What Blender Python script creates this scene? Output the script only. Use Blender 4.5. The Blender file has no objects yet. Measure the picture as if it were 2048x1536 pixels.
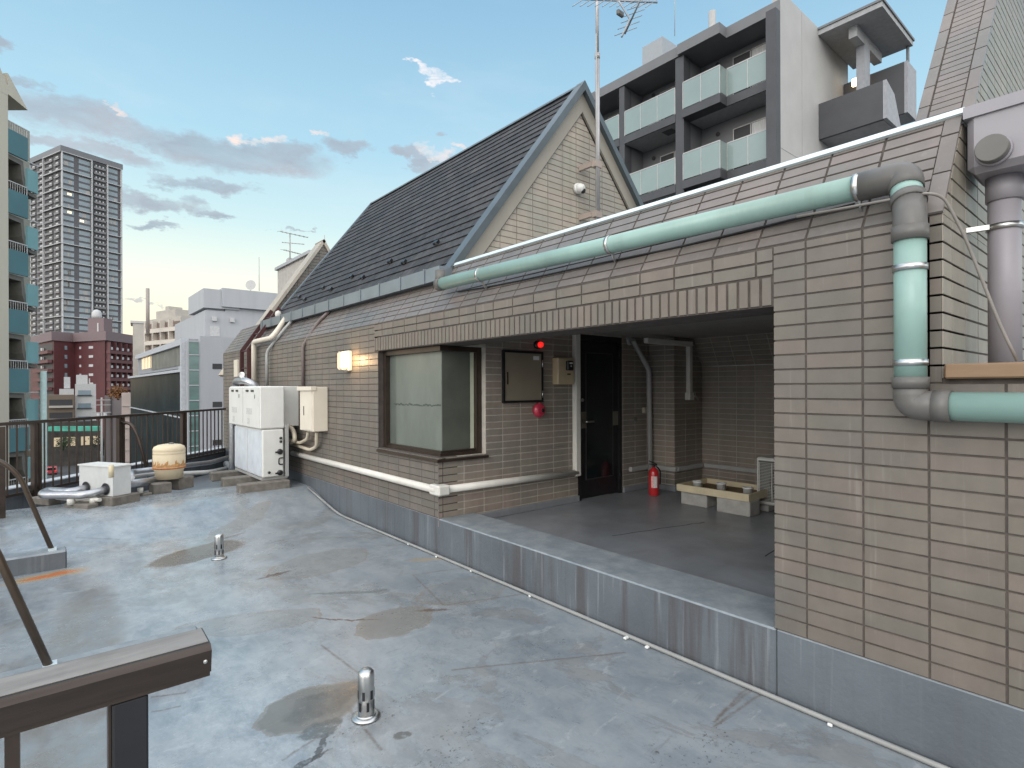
import bpy, math, random
from mathutils import Vector, Matrix
random.seed(7)
D = bpy.data
SC = bpy.context.scene
COL = SC.collection
rad = math.radians

# ------------------------------------------------------------ camera frame (measured from the photograph)
F = 1115.0; PHI = rad(40.1); H = 1.47; ROLL = .0036
cs, sn = math.cos(PHI), math.sin(PHI)
def ray(px, py):
    a = (px-1024)/F; b = (775+(1024-px)*ROLL-py)/F
    return Vector((a*cs+sn, cs-a*sn, b))
EYE = Vector((0, 0, H))
def onX(px, py, X): r = ray(px, py); return EYE + r*(X/r.x)
def onY(px, py, Y): r = ray(px, py); return EYE + r*(Y/r.y)
def onZ(px, py, Z=0): r = ray(px, py); return EYE + r*((Z-H)/r.z)
def at(px, py, t): return EYE + ray(px, py)*t
def along(P, d, px):
    "distance k along plan direction d from P to reach image column px"
    a = (px-1024)/F
    x0, z0 = P.x*cs-P.y*sn, P.x*sn+P.y*cs
    dx, dz = d.x*cs-d.y*sn, d.x*sn+d.y*cs
    return (a*z0-x0)/(dx-a*dz)

cam = D.cameras.new("camera"); camo = D.objects.new("camera", cam); COL.objects.link(camo)
cam.sensor_width = 36; cam.lens = 36*F/2048; cam.shift_y = 7/2048
cam.clip_start = .05; cam.clip_end = 6000
Rv = Vector((cs, -sn, 0)); Uv = Vector((0, 0, 1)); Fv = Vector((sn, cs, 0))
Ur = (Uv + Rv*ROLL).normalized(); Rr = (Rv - Uv*ROLL).normalized()
m = Matrix((Rr, Ur, -Fv)).transposed().to_4x4(); m.translation = EYE
camo.matrix_world = m
SC.camera = camo

SC.render.engine = 'CYCLES'
SC.view_settings.view_transform = 'Standard'; SC.view_settings.look = 'None'
SC.view_settings.exposure = 0.32; SC.view_settings.gamma = 1

# ------------------------------------------------------------ node helpers
class NT:
    def __init__(s, nt): s.nt = nt
    def n(s, t, **k):
        nd = s.nt.nodes.new(t)
        for a, b in k.items():
            if a == 'inp':
                for i, v in b.items():
                    if isinstance(v, bpy.types.NodeSocket): s.nt.links.new(v, nd.inputs[i])
                    else: nd.inputs[i].default_value = v
            else: setattr(nd, a, b)
        return nd
    def math(s, op, a, b=0, c=0, clamp=False):
        nd = s.n('ShaderNodeMath', operation=op, use_clamp=clamp)
        for i, v in enumerate((a, b, c)):
            if isinstance(v, bpy.types.NodeSocket): s.nt.links.new(v, nd.inputs[i])
            else: nd.inputs[i].default_value = v
        return nd.outputs[0]
    def mix(s, f, a, b, mode='MIX'):
        nd = s.n('ShaderNodeMix', data_type='RGBA', blend_type=mode)
        for i, v in ((0, f), (6, a), (7, b)):
            if isinstance(v, bpy.types.NodeSocket): s.nt.links.new(v, nd.inputs[i])
            else: nd.inputs[i].default_value = (tuple(v)+(1,))[:4] if i else v
        return nd.outputs[2]
    def ramp(s, f, *st, interp='LINEAR'):
        nd = s.n('ShaderNodeValToRGB'); cr = nd.color_ramp; cr.interpolation = interp
        while len(cr.elements) < len(st): cr.elements.new(.5)
        for e, (p, c) in zip(cr.elements, st):
            e.position = p; e.color = (c, c, c, 1) if not hasattr(c, '__len__') else (tuple(c)+(1,))[:4]
        s.nt.links.new(f, nd.inputs[0]); return nd.outputs[0]
    def map(s, v, scale=(1, 1, 1), loc=(0, 0, 0), rot=(0, 0, 0)):
        return s.n('ShaderNodeMapping', inp={0: v, 1: loc, 2: rot, 3: scale}).outputs[0]
    def noise(s, v, sc, det=4, rough=.55, dist=0):
        return s.n('ShaderNodeTexNoise', inp={'Vector': v, 'Scale': sc, 'Detail': det, 'Roughness': rough, 'Distortion': dist}).outputs[0]

# ------------------------------------------------------------ world: dusk sky
W_ = D.worlds.new("World"); SC.world = W_; W_.use_nodes = True
w = NT(W_.node_tree); W_.node_tree.nodes.clear()
tc = w.n('ShaderNodeTexCoord').outputs['Generated']
sep = w.n('ShaderNodeSeparateXYZ', inp={0: tc})
X_, Y_, Z_ = sep.outputs
SUN_AZ = rad(-60)         # glow direction measured from +Y towards +X
el = w.math('ARCSINE', Z_)
az = w.math('ARCTAN2', X_, Y_)
eln = w.math('DIVIDE', el, math.pi/2)
sky = w.ramp(eln, (0.0, (.95, .76, .52)), (.035, (.94, .82, .58)), (.11, (.80, .84, .72)), (.17, (.53, .71, .74)), (.25, (.36, .58, .71)),
             (.40, (.23, .42, .60)), (1., (.20, .34, .52)))
# sky overhead and behind the camera is boosted as added fill for walls
dirf = w.math('MULTIPLY_ADD', w.math('MULTIPLY', w.math('SINE', w.math('SUBTRACT', az, PHI)), -1), .5, .5, True)
nz = w.map(tc, (1, 1, 3.2))
nbig = w.noise(nz, 3.2, 5, .6, .2)
nfine = w.noise(nz, 11, 6, .65, .4)
# dust-pale horizon away from the glow
skyc = w.mix(w.math('MULTIPLY', w.ramp(eln, (0, 1), (.16, 0)), w.ramp(w.math('MULTIPLY_ADD', w.math('COSINE', w.math('SUBTRACT', az, rad(-5))), .5, .5), (.75, 1), (.97, 0))), sky, (.52, .70, .80))
def wdir(px, py):
    r = ray(px, py); return math.atan2(r.x, r.y), math.atan2(r.z, math.hypot(r.x, r.y))
nd1 = w.math('MULTIPLY', w.math('SUBTRACT', w.noise(w.map(tc, (1, 1, 2)), 9, 5, .65), .5), .22)
nd2 = w.math('MULTIPLY', w.math('SUBTRACT', w.noise(w.map(tc, (1, 1, 2), (3, 5, 1)), 11, 5, .65), .5), .085)
azd = w.math('ADD', az, nd1); eld = w.math('ADD', el, nd2)
def blobs(lst, gain=1.0):
    acc = None
    for px, py, wx, wy in lst:
        a0, e0 = wdir(px, py)
        a1, _ = wdir(px+wx, py); _, e1 = wdir(px, py-wy)
        wa = abs(a1-a0); we = abs(e1-e0)
        da = w.math('DIVIDE', w.math('SUBTRACT', azd, a0), wa)
        de = w.math('DIVIDE', w.math('SUBTRACT', eld, e0), we)
        q = w.math('SUBTRACT', 1, w.math('ADD', w.math('MULTIPLY', da, da), w.math('MULTIPLY', de, de)))
        acc = q if acc is None else w.math('MAXIMUM', acc, q)
    return w.math('MULTIPLY', w.math('MAXIMUM', acc, 0), gain, clamp=True)
cl = blobs([(200, 255, 200, 42), (450, 305, 235, 38), (700, 300, 60, 22), (300, 405, 160, 22), (420, 370, 110, 20), (560, 305, 90, 26),
            (320, 452, 45, 10), (440, 430, 70, 12), (60, 170, 70, 20), (880, 268, 26, 10), (150, 300, 190, 22), (830, 318, 52, 14), (20, 85, 60, 22),
            (590, 457, 34, 4), (275, 600, 40, 4)], 1.15)
cl = w.math('MULTIPLY', w.ramp(cl, (0, 0), (.35, .35), (.9, 1)), w.ramp(nfine, (.30, .55), (.62, 1)))
hz = w.math('MULTIPLY', w.ramp(nbig, (.50, 0), (.68, 1)), w.ramp(eln, (.1, 0), (.22, .5), (.4, .22), (.6, 0)))
c1 = w.mix(w.math('MULTIPLY', hz, .35), skyc, (.62, .70, .76))
c2 = w.mix(w.math('MULTIPLY', cl, .9), c1, w.mix(w.ramp(nbig, (.4, 0), (.6, 1)), (.30, .36, .43), (.39, .40, .45)))
pk = blobs([(238, 231, 30, 7), (492, 272, 34, 13), (640, 278, 24, 8), (860, 308, 32, 9), (905, 300, 16, 7)], 1.1)
pk = w.math('MULTIPLY', pk, w.ramp(nfine, (.35, .1), (.65, 1)))
c3 = w.mix(w.math('MULTIPLY', pk, .8), c2, (1.0, .72, .60))
wh = blobs([(820, 122, 16, 8), (836, 132, 18, 10), (852, 142, 20, 11), (868, 153, 20, 11), (884, 166, 18, 9)], .8)
c4 = w.mix(w.math('MULTIPLY', wh, w.ramp(nfine, (.3, .3), (.6, .95))), c3, (1.0, .88, .84))
# physical sky adds its own dusk gradient to the painted cloud layer
nish = w.n('ShaderNodeTexSky', sky_type='NISHITA', sun_disc=False, sun_elevation=rad(4), sun_rotation=SUN_AZ, altitude=40, dust_density=1.5)
c5 = w.mix(1.0, c4, w.mix(1.0, nish.outputs[0], (.012, .012, .012), 'MULTIPLY'), 'ADD')
back = w.ramp(w.math('MULTIPLY_ADD', w.math('COSINE', w.math('SUBTRACT', az, PHI)), .5, .5), (.30, 1.0), (.72, 0.0))
top = w.ramp(eln, (.42, 0), (.62, 1))
gf = w.math('MAXIMUM', w.math('MULTIPLY', back, w.ramp(eln, (0, .85), (.15, 1))), w.math('MULTIPLY', top, .8))
gain = w.math('MULTIPLY_ADD', gf, 1.9, 1.0)
c6 = w.mix(1.0, w.mix(w.math('MULTIPLY', gf, .85), c5, (.60, .57, .55)), w.n('ShaderNodeCombineColor', inp={0: gain, 1: gain, 2: gain}).outputs[0], 'MULTIPLY')
bg = w.n('ShaderNodeBackground', inp={0: c6, 1: 1.0})
wo = w.n('ShaderNodeOutputWorld'); W_.node_tree.links.new(bg.outputs[0], wo.inputs[0])

soft_key = D.lights.new("soft_key", 'SUN'); so = D.objects.new("soft_key", soft_key); COL.objects.link(so)
soft_key.energy = .85; soft_key.angle = rad(35); soft_key.color = (1, .96, .91)
# added soft key over the viewer's left shoulder, aimed at walls and recess
sd = Vector((-.86, -.38, .46)).normalized()
so.rotation_euler = sd.to_track_quat('Z', 'Y').to_euler(); so.location = (-20, -10, 30)

# ------------------------------------------------------------ materials
MATS = {}
def pm(name, col, rough=.5, metal=0, var=.12, sc=6, bump=0, bsc=60, stretch=(1, 1, 1), coat=0, emit=None, es=0, dirt=0, trans=0, tiles=None, spec=.5, alpha=1):
    if name in MATS: return MATS[name]
    mt = D.materials.new(name); mt.use_nodes = True; nt = mt.node_tree; nt.nodes.clear(); k = NT(nt)
    bs = k.n('ShaderNodeBsdfPrincipled'); out = k.n('ShaderNodeOutputMaterial'); nt.links.new(bs.outputs[0], out.inputs[0])
    co = k.n('ShaderNodeTexCoord').outputs['Object']; v = k.map(co, stretch)
    n1 = k.noise(v, sc, 5, .6)
    lo = [c*(1-var) for c in col]; hi = [min(1, c*(1+var)) for c in col]
    c = k.mix(k.ramp(n1, (.3, 0), (.7, 1)), lo, hi)
    if tiles:
        at_ = k.n('ShaderNodeAttribute', attribute_name='rnd'); r = at_.outputs['Fac']
        tc_ = k.ramp(r, *[(i/(len(tiles)-1), t) for i, t in enumerate(tiles)])
        c = k.mix(1.0, tc_, k.mix(k.ramp(n1, (.3, 0), (.7, 1)), [1-var]*3, [1+var]*3), 'MULTIPLY')
        bg_ = k.noise(k.n('ShaderNodeNewGeometry').outputs['Position'], 1.3, 3, .5)
        c = k.mix(1.0, c, k.mix(k.ramp(bg_, (.36, 0), (.64, 1)), (.85, .90, .91), (1.08, 1.05, 1.01)), 'MULTIPLY')
        lr_ = k.noise(k.map(k.n('ShaderNodeNewGeometry').outputs['Position'], (30, 30, 1.2)), 1.0, 5, .65)
        c = k.mix(k.math('MULTIPLY', k.ramp(lr_, (.60, 0), (.72, 1)), .22), c, (.36, .34, .31))
        st_ = k.noise(k.map(k.n('ShaderNodeNewGeometry').outputs['Position'], (9, 9, .5)), 1.0, 4, .6)
        c = k.mix(k.math('MULTIPLY', k.ramp(st_, (.5, 0), (.7, 1)), .25), c, (.11, .10, .085))
    if dirt:
        dn = k.noise(k.map(co, (1, 1, .35)), 2.3, 6, .7, .5)
        c = k.mix(k.math('MULTIPLY', k.ramp(dn, (.48, 0), (.72, 1)), dirt), c, (.09, .075, .06))
    nt.links.new(c, bs.inputs['Base Color'])
    rr = k.math('MULTIPLY_ADD', k.noise(v, sc*1.7, 3), .25*rough, rough*.87, True)
    nt.links.new(rr, bs.inputs['Roughness'])
    bs.inputs['Metallic'].default_value = metal; bs.inputs['Coat Weight'].default_value = coat
    bs.inputs['Transmission Weight'].default_value = trans; bs.inputs['Specular IOR Level'].default_value = spec
    bs.inputs['Alpha'].default_value = alpha
    if bump:
        b = k.n('ShaderNodeBump', inp={'Strength': bump, 'Distance': .01, 'Height': k.noise(v, bsc, 4, .6)})
        nt.links.new(b.outputs[0], bs.inputs['Normal'])
    if emit: bs.inputs['Emission Color'].default_value = tuple(emit)+(1,); bs.inputs['Emission Strength'].default_value = es
    MATS[name] = mt; return mt

def _sq(l, k, m): return [tuple(m[i]+(c[i]-m[i])*k for i in range(3)) for c in l]
TW = _sq([(.205, .165, .145), (.17, .142, .125), (.19, .17, .14), (.235, .18, .155), (.17, .155, .13), (.20, .175, .15), (.225, .175, .15), (.18, .15, .135)], .5, (.150, .136, .122))
TW = [(c[0]*.86, c[1]*.865, c[2]*.86) for c in TW]
M_tile = pm('tile_taupe', (.2, .17, .15), .42, var=.09, sc=9, bump=.10, bsc=260, tiles=TW, dirt=.22)
TM = [(.158, .135, .128), (.138, .124, .118), (.172, .146, .136), (.148, .136, .126), (.162, .146, .138), (.178, .148, .138)]
M_tileM = pm('tile_mauve_slope', (.13, .11, .11), .34, var=.10, sc=9, bump=.08, bsc=260, tiles=TM, dirt=.15)
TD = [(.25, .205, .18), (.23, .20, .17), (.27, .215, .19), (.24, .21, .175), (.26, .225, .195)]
M_tileB = pm('tile_taupe_recess_lightened', (.19, .16, .14), .45, var=.08, sc=9, bump=.10, bsc=260, tiles=TD)  # recess copy of the taupe tile, colour lightened to make up for shade
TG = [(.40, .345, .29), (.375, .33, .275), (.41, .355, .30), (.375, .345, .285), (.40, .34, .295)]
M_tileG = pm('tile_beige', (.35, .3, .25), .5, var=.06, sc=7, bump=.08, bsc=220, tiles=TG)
M_tileE = pm('tile_lit_end_face', (.26, .24, .2), .5, var=.08, sc=7, bump=.08, bsc=220, tiles=[(c[0]*.62, c[1]*.64, c[2]*.64) for c in TG], dirt=.2)  # lighter copy of the wall tile, lit look of end faces in its colour
M_grD = pm('grout_dark', (.078, .064, .056), .9, var=.3, sc=14)
M_grL = pm('grout_light', (.40, .37, .32), .85, var=.15, sc=14)
M_grM = pm('grout_grey', (.15, .125, .105), .9, var=.2)
SL = [(.030, .029, .031), (.040, .038, .041), (.023, .022, .024), (.050, .048, .050), (.034, .033, .035)]
M_slate = pm('roof_slate', (.04, .045, .05), .6, spec=.3, var=.38, sc=12, bump=.15, bsc=120, tiles=SL)
M_trim = pm('grey_metal_trim', (.095, .115, .125), .4, .3, var=.12, sc=4)
M_gut = pm('gutter_metal', (.17, .20, .225), .35, .35, var=.15, sc=3)
M_flash = pm('pale_flashing', (.62, .70, .72), .4, .2, var=.08, sc=5)
M_brown = pm('bronze_aluminium', (.055, .040, .032), .35, .5, var=.2, sc=9)
M_black = pm('black_paint', (.012, .012, .014), .3, var=.3)
M_glassd = pm('dark_door_glass', (.008, .012, .014), .12, var=.4, sc=5)
M_frost = pm('frosted_glass', (.135, .155, .135), .32, var=.14, sc=5, stretch=(1, 1, .4), bump=.05, bsc=300)
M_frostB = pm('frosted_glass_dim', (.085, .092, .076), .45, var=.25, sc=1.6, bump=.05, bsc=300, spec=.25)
M_reveal = pm('painted_lit_reveal', (.5, .52, .40), .4, var=.1)
M_white = pm('white_enamel', (.66, .66, .63), .4, var=.05, sc=3, dirt=.12)
M_cream = pm('cream_enamel', (.66, .60, .50), .42, var=.05, sc=3, dirt=.10)
M_pvc = pm('white_pvc', (.62, .60, .55), .4, var=.07, sc=5, dirt=.15)
M_pvcg = pm('grey_pvc', (.36, .36, .35), .4, var=.08, dirt=.1)
M_green = pm('mint_pvc', (.255, .39, .35), .36, var=.10, sc=2.5, dirt=.22, stretch=(1, 1, 1))
M_elbow = pm('dark_grey_pvc', (.115, .109, .102), .45, var=.12, sc=8)
M_lav = pm('lavender_grey_pvc', (.30, .283, .305), .45, var=.07, sc=3, bump=.03)
M_lav2 = pm('warm_grey_cap', (.13, .125, .115), .5, var=.1)
M_steel = pm('bright_steel', (.55, .55, .54), .30, 1, var=.1, sc=10)
M_brush = pm('brushed_steel', (.34, .29, .22), .34, .35, var=.08, sc=3)
M_alum = pm('silver_lagging', (.42, .43, .45), .35, .85, var=.15, sc=14, bump=.25, bsc=25)
M_conc = pm('concrete_block', (.17, .155, .135), .9, var=.3, sc=14, bump=.5, bsc=60, dirt=.5)
M_concL = pm('pale_concrete', (.34, .33, .31), .85, var=.15, sc=10, bump=.3, bsc=60)
M_red = pm('red_paint', (.52, .02, .025), .3, var=.08, coat=.5)
M_redl = pm('red_lamp', (.7, .02, .02), .2, emit=(1, .02, .015), es=.75)
M_lampw = pm('lit_lamp_glass', (.9, .8, .6), .3, emit=(1, .50, .14), es=.62)
M_lampc = pm('lit_bulb_core', (1, .95, .8), .3, emit=(1, .60, .20), es=.8)
M_label = pm('label_white', (.7, .7, .68), .5)
M_rust = pm('rusty_cream', (.62, .52, .36), .5, var=.08, sc=4, dirt=.1)
M_orange = pm('rust', (.38, .13, .04), .8, var=.4, sc=18)
M_yel = pm('cream_resin', (.58, .50, .34), .45, var=.1, sc=4, dirt=.25)
M_ystone = pm('sandstone_cap', (.23, .145, .085), .6, var=.12, sc=5, stretch=(1, 1, 6))
M_dkred = pm('oxide_red_steel', (.060, .018, .018), .5, var=.2)
M_cable = pm('grey_cable', (.22, .20, .18), .5, var=.1)

# painted deck and kerb
def deck_mat():
    mt = D.materials.new('wet_blue_grey_deck'); mt.use_nodes = True; nt = mt.node_tree; nt.nodes.clear(); k = NT(nt)
    bs = k.n('ShaderNodeBsdfPrincipled'); out = k.n('ShaderNodeOutputMaterial'); nt.links.new(bs.outputs[0], out.inputs[0])
    co = k.n('ShaderNodeTexCoord').outputs['Object']
    dn = k.n('ShaderNodeTexNoise', inp={'Vector': co, 'Scale': 2.2, 'Detail': 7, 'Roughness': .65}).outputs['Color']
    dv = k.n('ShaderNodeVectorMath', operation='MULTIPLY_ADD', inp={0: dn, 1: (.26, .26, 0), 2: co}).outputs[0]
    dv = k.n('ShaderNodeVectorMath', operation='SUBTRACT', inp={0: dv, 1: (.13, .13, 0)}).outputs[0]
    big = k.noise(co, 1.1, 8, .68, .2); med = k.noise(k.map(co, (1, .6, 1)), 5.5, 9, .74, .3); fin = k.noise(co, 26, 5, .7)
    c = k.mix(k.ramp(big, (.35, 0), (.65, 1)), (.150, .178, .203), (.218, .250, .275))
    c = k.mix(k.math('MULTIPLY', k.ramp(med, (.42, 0), (.62, 1)), .55), c, (.30, .322, .335))
    c = k.mix(k.math('MULTIPLY', k.ramp(med, (.57, 0), (.76, 1)), .22), c, (.20, .19, .17))
    fl = k.noise(k.map(co, (1, .6, 1), rot=(0, 0, .5)), 3.4, 8, .72, 1.2); fm = k.noise(co, 1.7, 4, .6)
    cr_ = k.math('MULTIPLY', k.ramp(k.math('ABSOLUTE', k.math('SUBTRACT', fl, .5)), (0, 1), (.006, .8), (.012, 0)), k.ramp(fm, (.48, 0), (.62, 1)))
    c = k.mix(k.math('MULTIPLY', cr_, .55), c, (.10, .10, .10))
    wf = k.noise(k.map(co, (1, .8, 1), (7, 3, 0)), 1.15, 8, .66, .8)
    c = k.mix(k.math('MULTIPLY', k.ramp(wf, (.545, 0), (.575, 1), (.64, .6), (.70, 0)), .38), c, (.17, .155, .135))
    c = k.mix(k.math('MULTIPLY', k.ramp(wf, (.535, 0), (.55, 1), (.565, 0)), .35), c, (.11, .10, .09))
    fl2 = k.noise(k.map(co, (.5, 1.2, 1), (3, 1, 0), (0, 0, -.6)), 9, 8, .75, .6)
    c = k.mix(k.math('MULTIPLY', k.ramp(fl2, (.58, 0), (.64, 1)), .5), c, (.36, .385, .40))
    c = k.mix(k.math('MULTIPLY', k.ramp(fl2, (.33, 1), (.40, 0)), .5), c, (.105, .11, .115))
    c = k.mix(k.math('MULTIPLY', k.ramp(fin, (.55, 0), (.78, 1)), .35), c, (.13, .13, .125))
    sx = k.n('ShaderNodeSeparateXYZ', inp={0: dv}).outputs
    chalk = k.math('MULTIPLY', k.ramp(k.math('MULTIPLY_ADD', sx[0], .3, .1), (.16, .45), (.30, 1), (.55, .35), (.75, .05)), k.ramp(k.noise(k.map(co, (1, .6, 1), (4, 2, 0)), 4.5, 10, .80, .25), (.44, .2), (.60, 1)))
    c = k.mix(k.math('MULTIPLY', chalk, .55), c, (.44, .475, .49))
    def blob(px, py, ra, rb, rot=0, hard=3, vec=sx):
        p = onZ(px, py); cr, sr = math.cos(rot), math.sin(rot)
        dx = k.math('SUBTRACT', vec[0], p.x); dy = k.math('SUBTRACT', vec[1], p.y)
        u = k.math('DIVIDE', k.math('ADD', k.math('MULTIPLY', dx, cr), k.math('MULTIPLY', dy, sr)), ra)
        v = k.math('DIVIDE', k.math('SUBTRACT', k.math('MULTIPLY', dy, cr), k.math('MULTIPLY', dx, sr)), rb)
        q = k.math('SUBTRACT', 1, k.math('ADD', k.math('MULTIPLY', u, u), k.math('MULTIPLY', v, v)))
        return k.math('MULTIPLY', k.math('MAXIMUM', q, 0), hard, clamp=True)
    def ring(q): return k.ramp(q, (0, 0), (.25, 1), (.6, .25), (1, 0))
    S = [(625, 1408, .24, .155, .1), (398, 1106, .42, .22, .5), (785, 1245, .24, .2, .2), (500, 1245, .40, .16, -.4), (640, 1125, .42, .26, .3), (480, 1050, .55, .12, .8),
         (930, 1182, .34, .22, 0)]
    for i, (px, py, a, b, r) in enumerate(S):
        q = blob(px, py, a*1.12, b*1.12, r, 5)
        st = [.85, .95, .62, .32, .30, .45, .18][i]
        c = k.mix(k.math('MULTIPLY', q, st), c, [(.135, .122, .10), (.105, .085, .07)][i] if i < 2 else (.165, .15, .125))
        c = k.mix(k.math('MULTIPLY', ring(q), .75), c, (.20, .165, .125) if i != 3 else (.19, .155, .12))
        if i == 0:
            c = k.mix(k.math('MULTIPLY', k.math('MULTIPLY', blob(640, 1405, .19, .11, .3, 3), k.ramp(med, (.40, .2), (.56, 1))), .8), c, (.085, .08, .072))
    # small dark scabs and scratches
    for px, py, a, b, r, col in [(632, 1488, .11, .014, .9, (.05, .045, .04)), (545, 1150, .16, .018, .3, (.06, .03, .025)), (690, 1237, .26, .012, -.75, (.10, .06, .045)),
                                 (640, 1452, .12, .05, .2, (.08, .085, .08)), (800, 1466, .045, .035, 0, (.1, .1, .09)), (870, 1225, .13, .022, -.6, (.11, .07, .05)),
                                 (690, 1185, .3, .03, -.5, (.13, .15, .15)), (590, 1530, .12, .02, .2, (.05, .045, .04)), (455, 1075, .25, .03, .5, (.12, .10, .085))]:
        c = k.mix(k.math('MULTIPLY', k.math('MULTIPLY', blob(px, py, a, b, r, 3), k.ramp(fin, (.30, 0), (.48, 1))), .85), c, col)
    for px, py, a, b, r in ((1400, 1500, .30, .10, -.5), (1440, 1470, .12, .05, 0), (720, 1450, .3, .1, .2), (900, 1490, .35, .12, .3), (700, 1360, .2, .08, .5), (590, 1340, .1, .03, .4)):
        c = k.mix(k.math('MULTIPLY', k.math('MULTIPLY', blob(px, py, a, b, r, 2), k.ramp(k.noise(co, 48, 3, .6), (.60, 0), (.66, 1))), .8), c, (.06, .06, .058))
    # grimy strip along the railing, rust by the plinth
    us = k.n('ShaderNodeSeparateXYZ', inp={0: co}).outputs
    strip = k.math('MULTIPLY', blob(150, 1400, .24, 2.1, -.08, 1.8), k.ramp(med, (.36, .25), (.58, 1)))
    c = k.mix(k.math('MULTIPLY', strip, .7), c, (.155, .145, .125))
    c = k.mix(k.math('MULTIPLY', blob(95, 1152, .30, .12, .1, 2), .95), c, (.33, .25, .15))
    c = k.mix(k.math('MULTIPLY', blob(105, 1150, .20, .06, .1, 3), 1), c, (.45, .14, .04))
    c = k.mix(k.math('MULTIPLY', blob(850, 1120, .18, .05, -.4, 2), .5), c, (.36, .25, .12))
    # lap joints in the membrane
    for (x0, y0, x1, y1) in [(1250, 1305, 900, 1340), (1500, 1365, 1430, 1440), (825, 1150, 885, 1210), (885, 1210, 1045, 1188), (1500, 1330, 1640, 1300), (700, 1060, 960, 1110), (150, 1090, 240, 1085), (265, 1010, 380, 1000), (760, 1500, 690, 1410), (960, 1130, 1045, 1188), (825, 1150, 960, 1130), (1425, 1445, 1510, 1370), (1425, 1455, 1530, 1380), (640, 1290, 720, 1350), (560, 1520, 640, 1470), (300, 1395, 370, 1385), (300, 1425, 360, 1412)]:
        p, q_ = onZ(x0, y0), onZ(x1, y1); mx, my = (p.x+q_.x)/2, (p.y+q_.y)/2; d = q_-p; L = d.length/2; r = math.atan2(d.y, d.x)
        cr, sr = math.cos(r), math.sin(r)
        nn = k.math('MULTIPLY', k.math('SUBTRACT', med, .5), .05)
        dx = k.math('SUBTRACT', us[0], mx); dy = k.math('ADD', k.math('SUBTRACT', us[1], my), nn)
        u = k.math('DIVIDE', k.math('ADD', k.math('MULTIPLY', dx, cr), k.math('MULTIPLY', dy, sr)), L)
        v = k.math('DIVIDE', k.math('SUBTRACT', k.math('MULTIPLY', dy, cr), k.math('MULTIPLY', dx, sr)), .012)
        q2 = k.math('MULTIPLY', k.math('LESS_THAN', k.math('ABSOLUTE', u), 1), k.math('SUBTRACT', 1, k.math('ABSOLUTE', v)))
        c = k.mix(k.math('MULTIPLY', k.math('MULTIPLY', k.math('MAXIMUM', q2, 0), k.ramp(fin, (.35, .3), (.55, 1))), .75, clamp=True), c, (.12, .095, .075))
    nt.links.new(c, bs.inputs['Base Color'])
    # wetter towards the far left, drier close to the tiled wall
    wet = k.ramp(k.math('MULTIPLY', us[0], .33), (.15, 0), (.9, 1))
    rr = k.math('ADD', k.ramp(big, (.38, .075), (.62, .28)), k.math('MULTIPLY', wet, .22))
    rr = k.math('ADD', rr, k.math('MULTIPLY', k.ramp(fin, (.4, 0), (.75, 1)), .12))
    nt.links.new(k.math('MINIMUM', rr, .62), bs.inputs['Roughness'])
    bs.inputs['Specular IOR Level'].default_value = .9
    h = k.math('ADD', k.math('MULTIPLY', k.noise(co, 3.0, 3, .45), 1.0), k.math('MULTIPLY', fin, .05))
    b = k.n('ShaderNodeBump', inp={'Strength': .16, 'Distance': .02, 'Height': h}); nt.links.new(b.outputs[0], bs.inputs['Normal'])
    return mt
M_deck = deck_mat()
def kerb_mat(name, streak):
    mt = D.materials.new(name); mt.use_nodes = True; nt = mt.node_tree; nt.nodes.clear(); k = NT(nt)
    bs = k.n('ShaderNodeBsdfPrincipled'); out = k.n('ShaderNodeOutputMaterial'); nt.links.new(bs.outputs[0], out.inputs[0])
    co = k.n('ShaderNodeTexCoord').outputs['Object']; g = k.n('ShaderNodeNewGeometry').outputs['Normal']
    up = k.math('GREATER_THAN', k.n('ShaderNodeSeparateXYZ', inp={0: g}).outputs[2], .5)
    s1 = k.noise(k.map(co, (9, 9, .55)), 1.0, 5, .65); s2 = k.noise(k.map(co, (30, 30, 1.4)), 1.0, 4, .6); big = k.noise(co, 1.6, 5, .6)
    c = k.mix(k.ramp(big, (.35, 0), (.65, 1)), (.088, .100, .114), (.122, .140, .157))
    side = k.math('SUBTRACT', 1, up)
    co = k.n('ShaderNodeNewGeometry').outputs['Position']; s1 = k.noise(k.map(co, (7, 7, .35)), 1.0, 5, .65); s2 = k.noise(k.map(co, (26, 26, .9)), 1.0, 4, .6)
    yg = k.n('ShaderNodeSeparateXYZ', inp={0: co}).outputs[1]
    zone = k.ramp(k.math('DIVIDE', yg, 5), (.16, .12), (.26, 1), (.9, 1), (1, .5))
    f1 = k.math('MULTIPLY', k.math('MULTIPLY', side, zone), streak)
    c = k.mix(k.math('MULTIPLY', k.ramp(s1, (.50, 0), (.60, 1)), k.math('MULTIPLY', f1, .75)), c, (.075, .068, .070))
    ln = k.math('MULTIPLY', k.math('LESS_THAN', k.math('FRACT', k.math('DIVIDE', k.math('ADD', yg, k.math('MULTIPLY', s1, .02)), .1905)), .055), k.math('GREATER_THAN', yg, 4.2))
    c = k.mix(k.math('MULTIPLY', k.math('MULTIPLY', ln, side), .55), c, (.06, .065, .07))
    c = k.mix(k.math('MULTIPLY', k.ramp(s2, (.58, 0), (.70, 1)), k.math('MULTIPLY', f1, .5)), c, (.27, .29, .305))
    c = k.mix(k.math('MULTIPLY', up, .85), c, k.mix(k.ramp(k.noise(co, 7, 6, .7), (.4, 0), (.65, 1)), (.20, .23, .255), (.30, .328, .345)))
    nt.links.new(c, bs.inputs['Base Color'])
    bs.inputs['Roughness'].default_value = .42
    b = k.n('ShaderNodeBump', inp={'Strength': .25, 'Distance': .01, 'Height': k.noise(co, 45, 4, .6)}); nt.links.new(b.outputs[0], bs.inputs['Normal'])
    return mt
M_kerb = kerb_mat('painted_kerb', 1.0)
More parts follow.
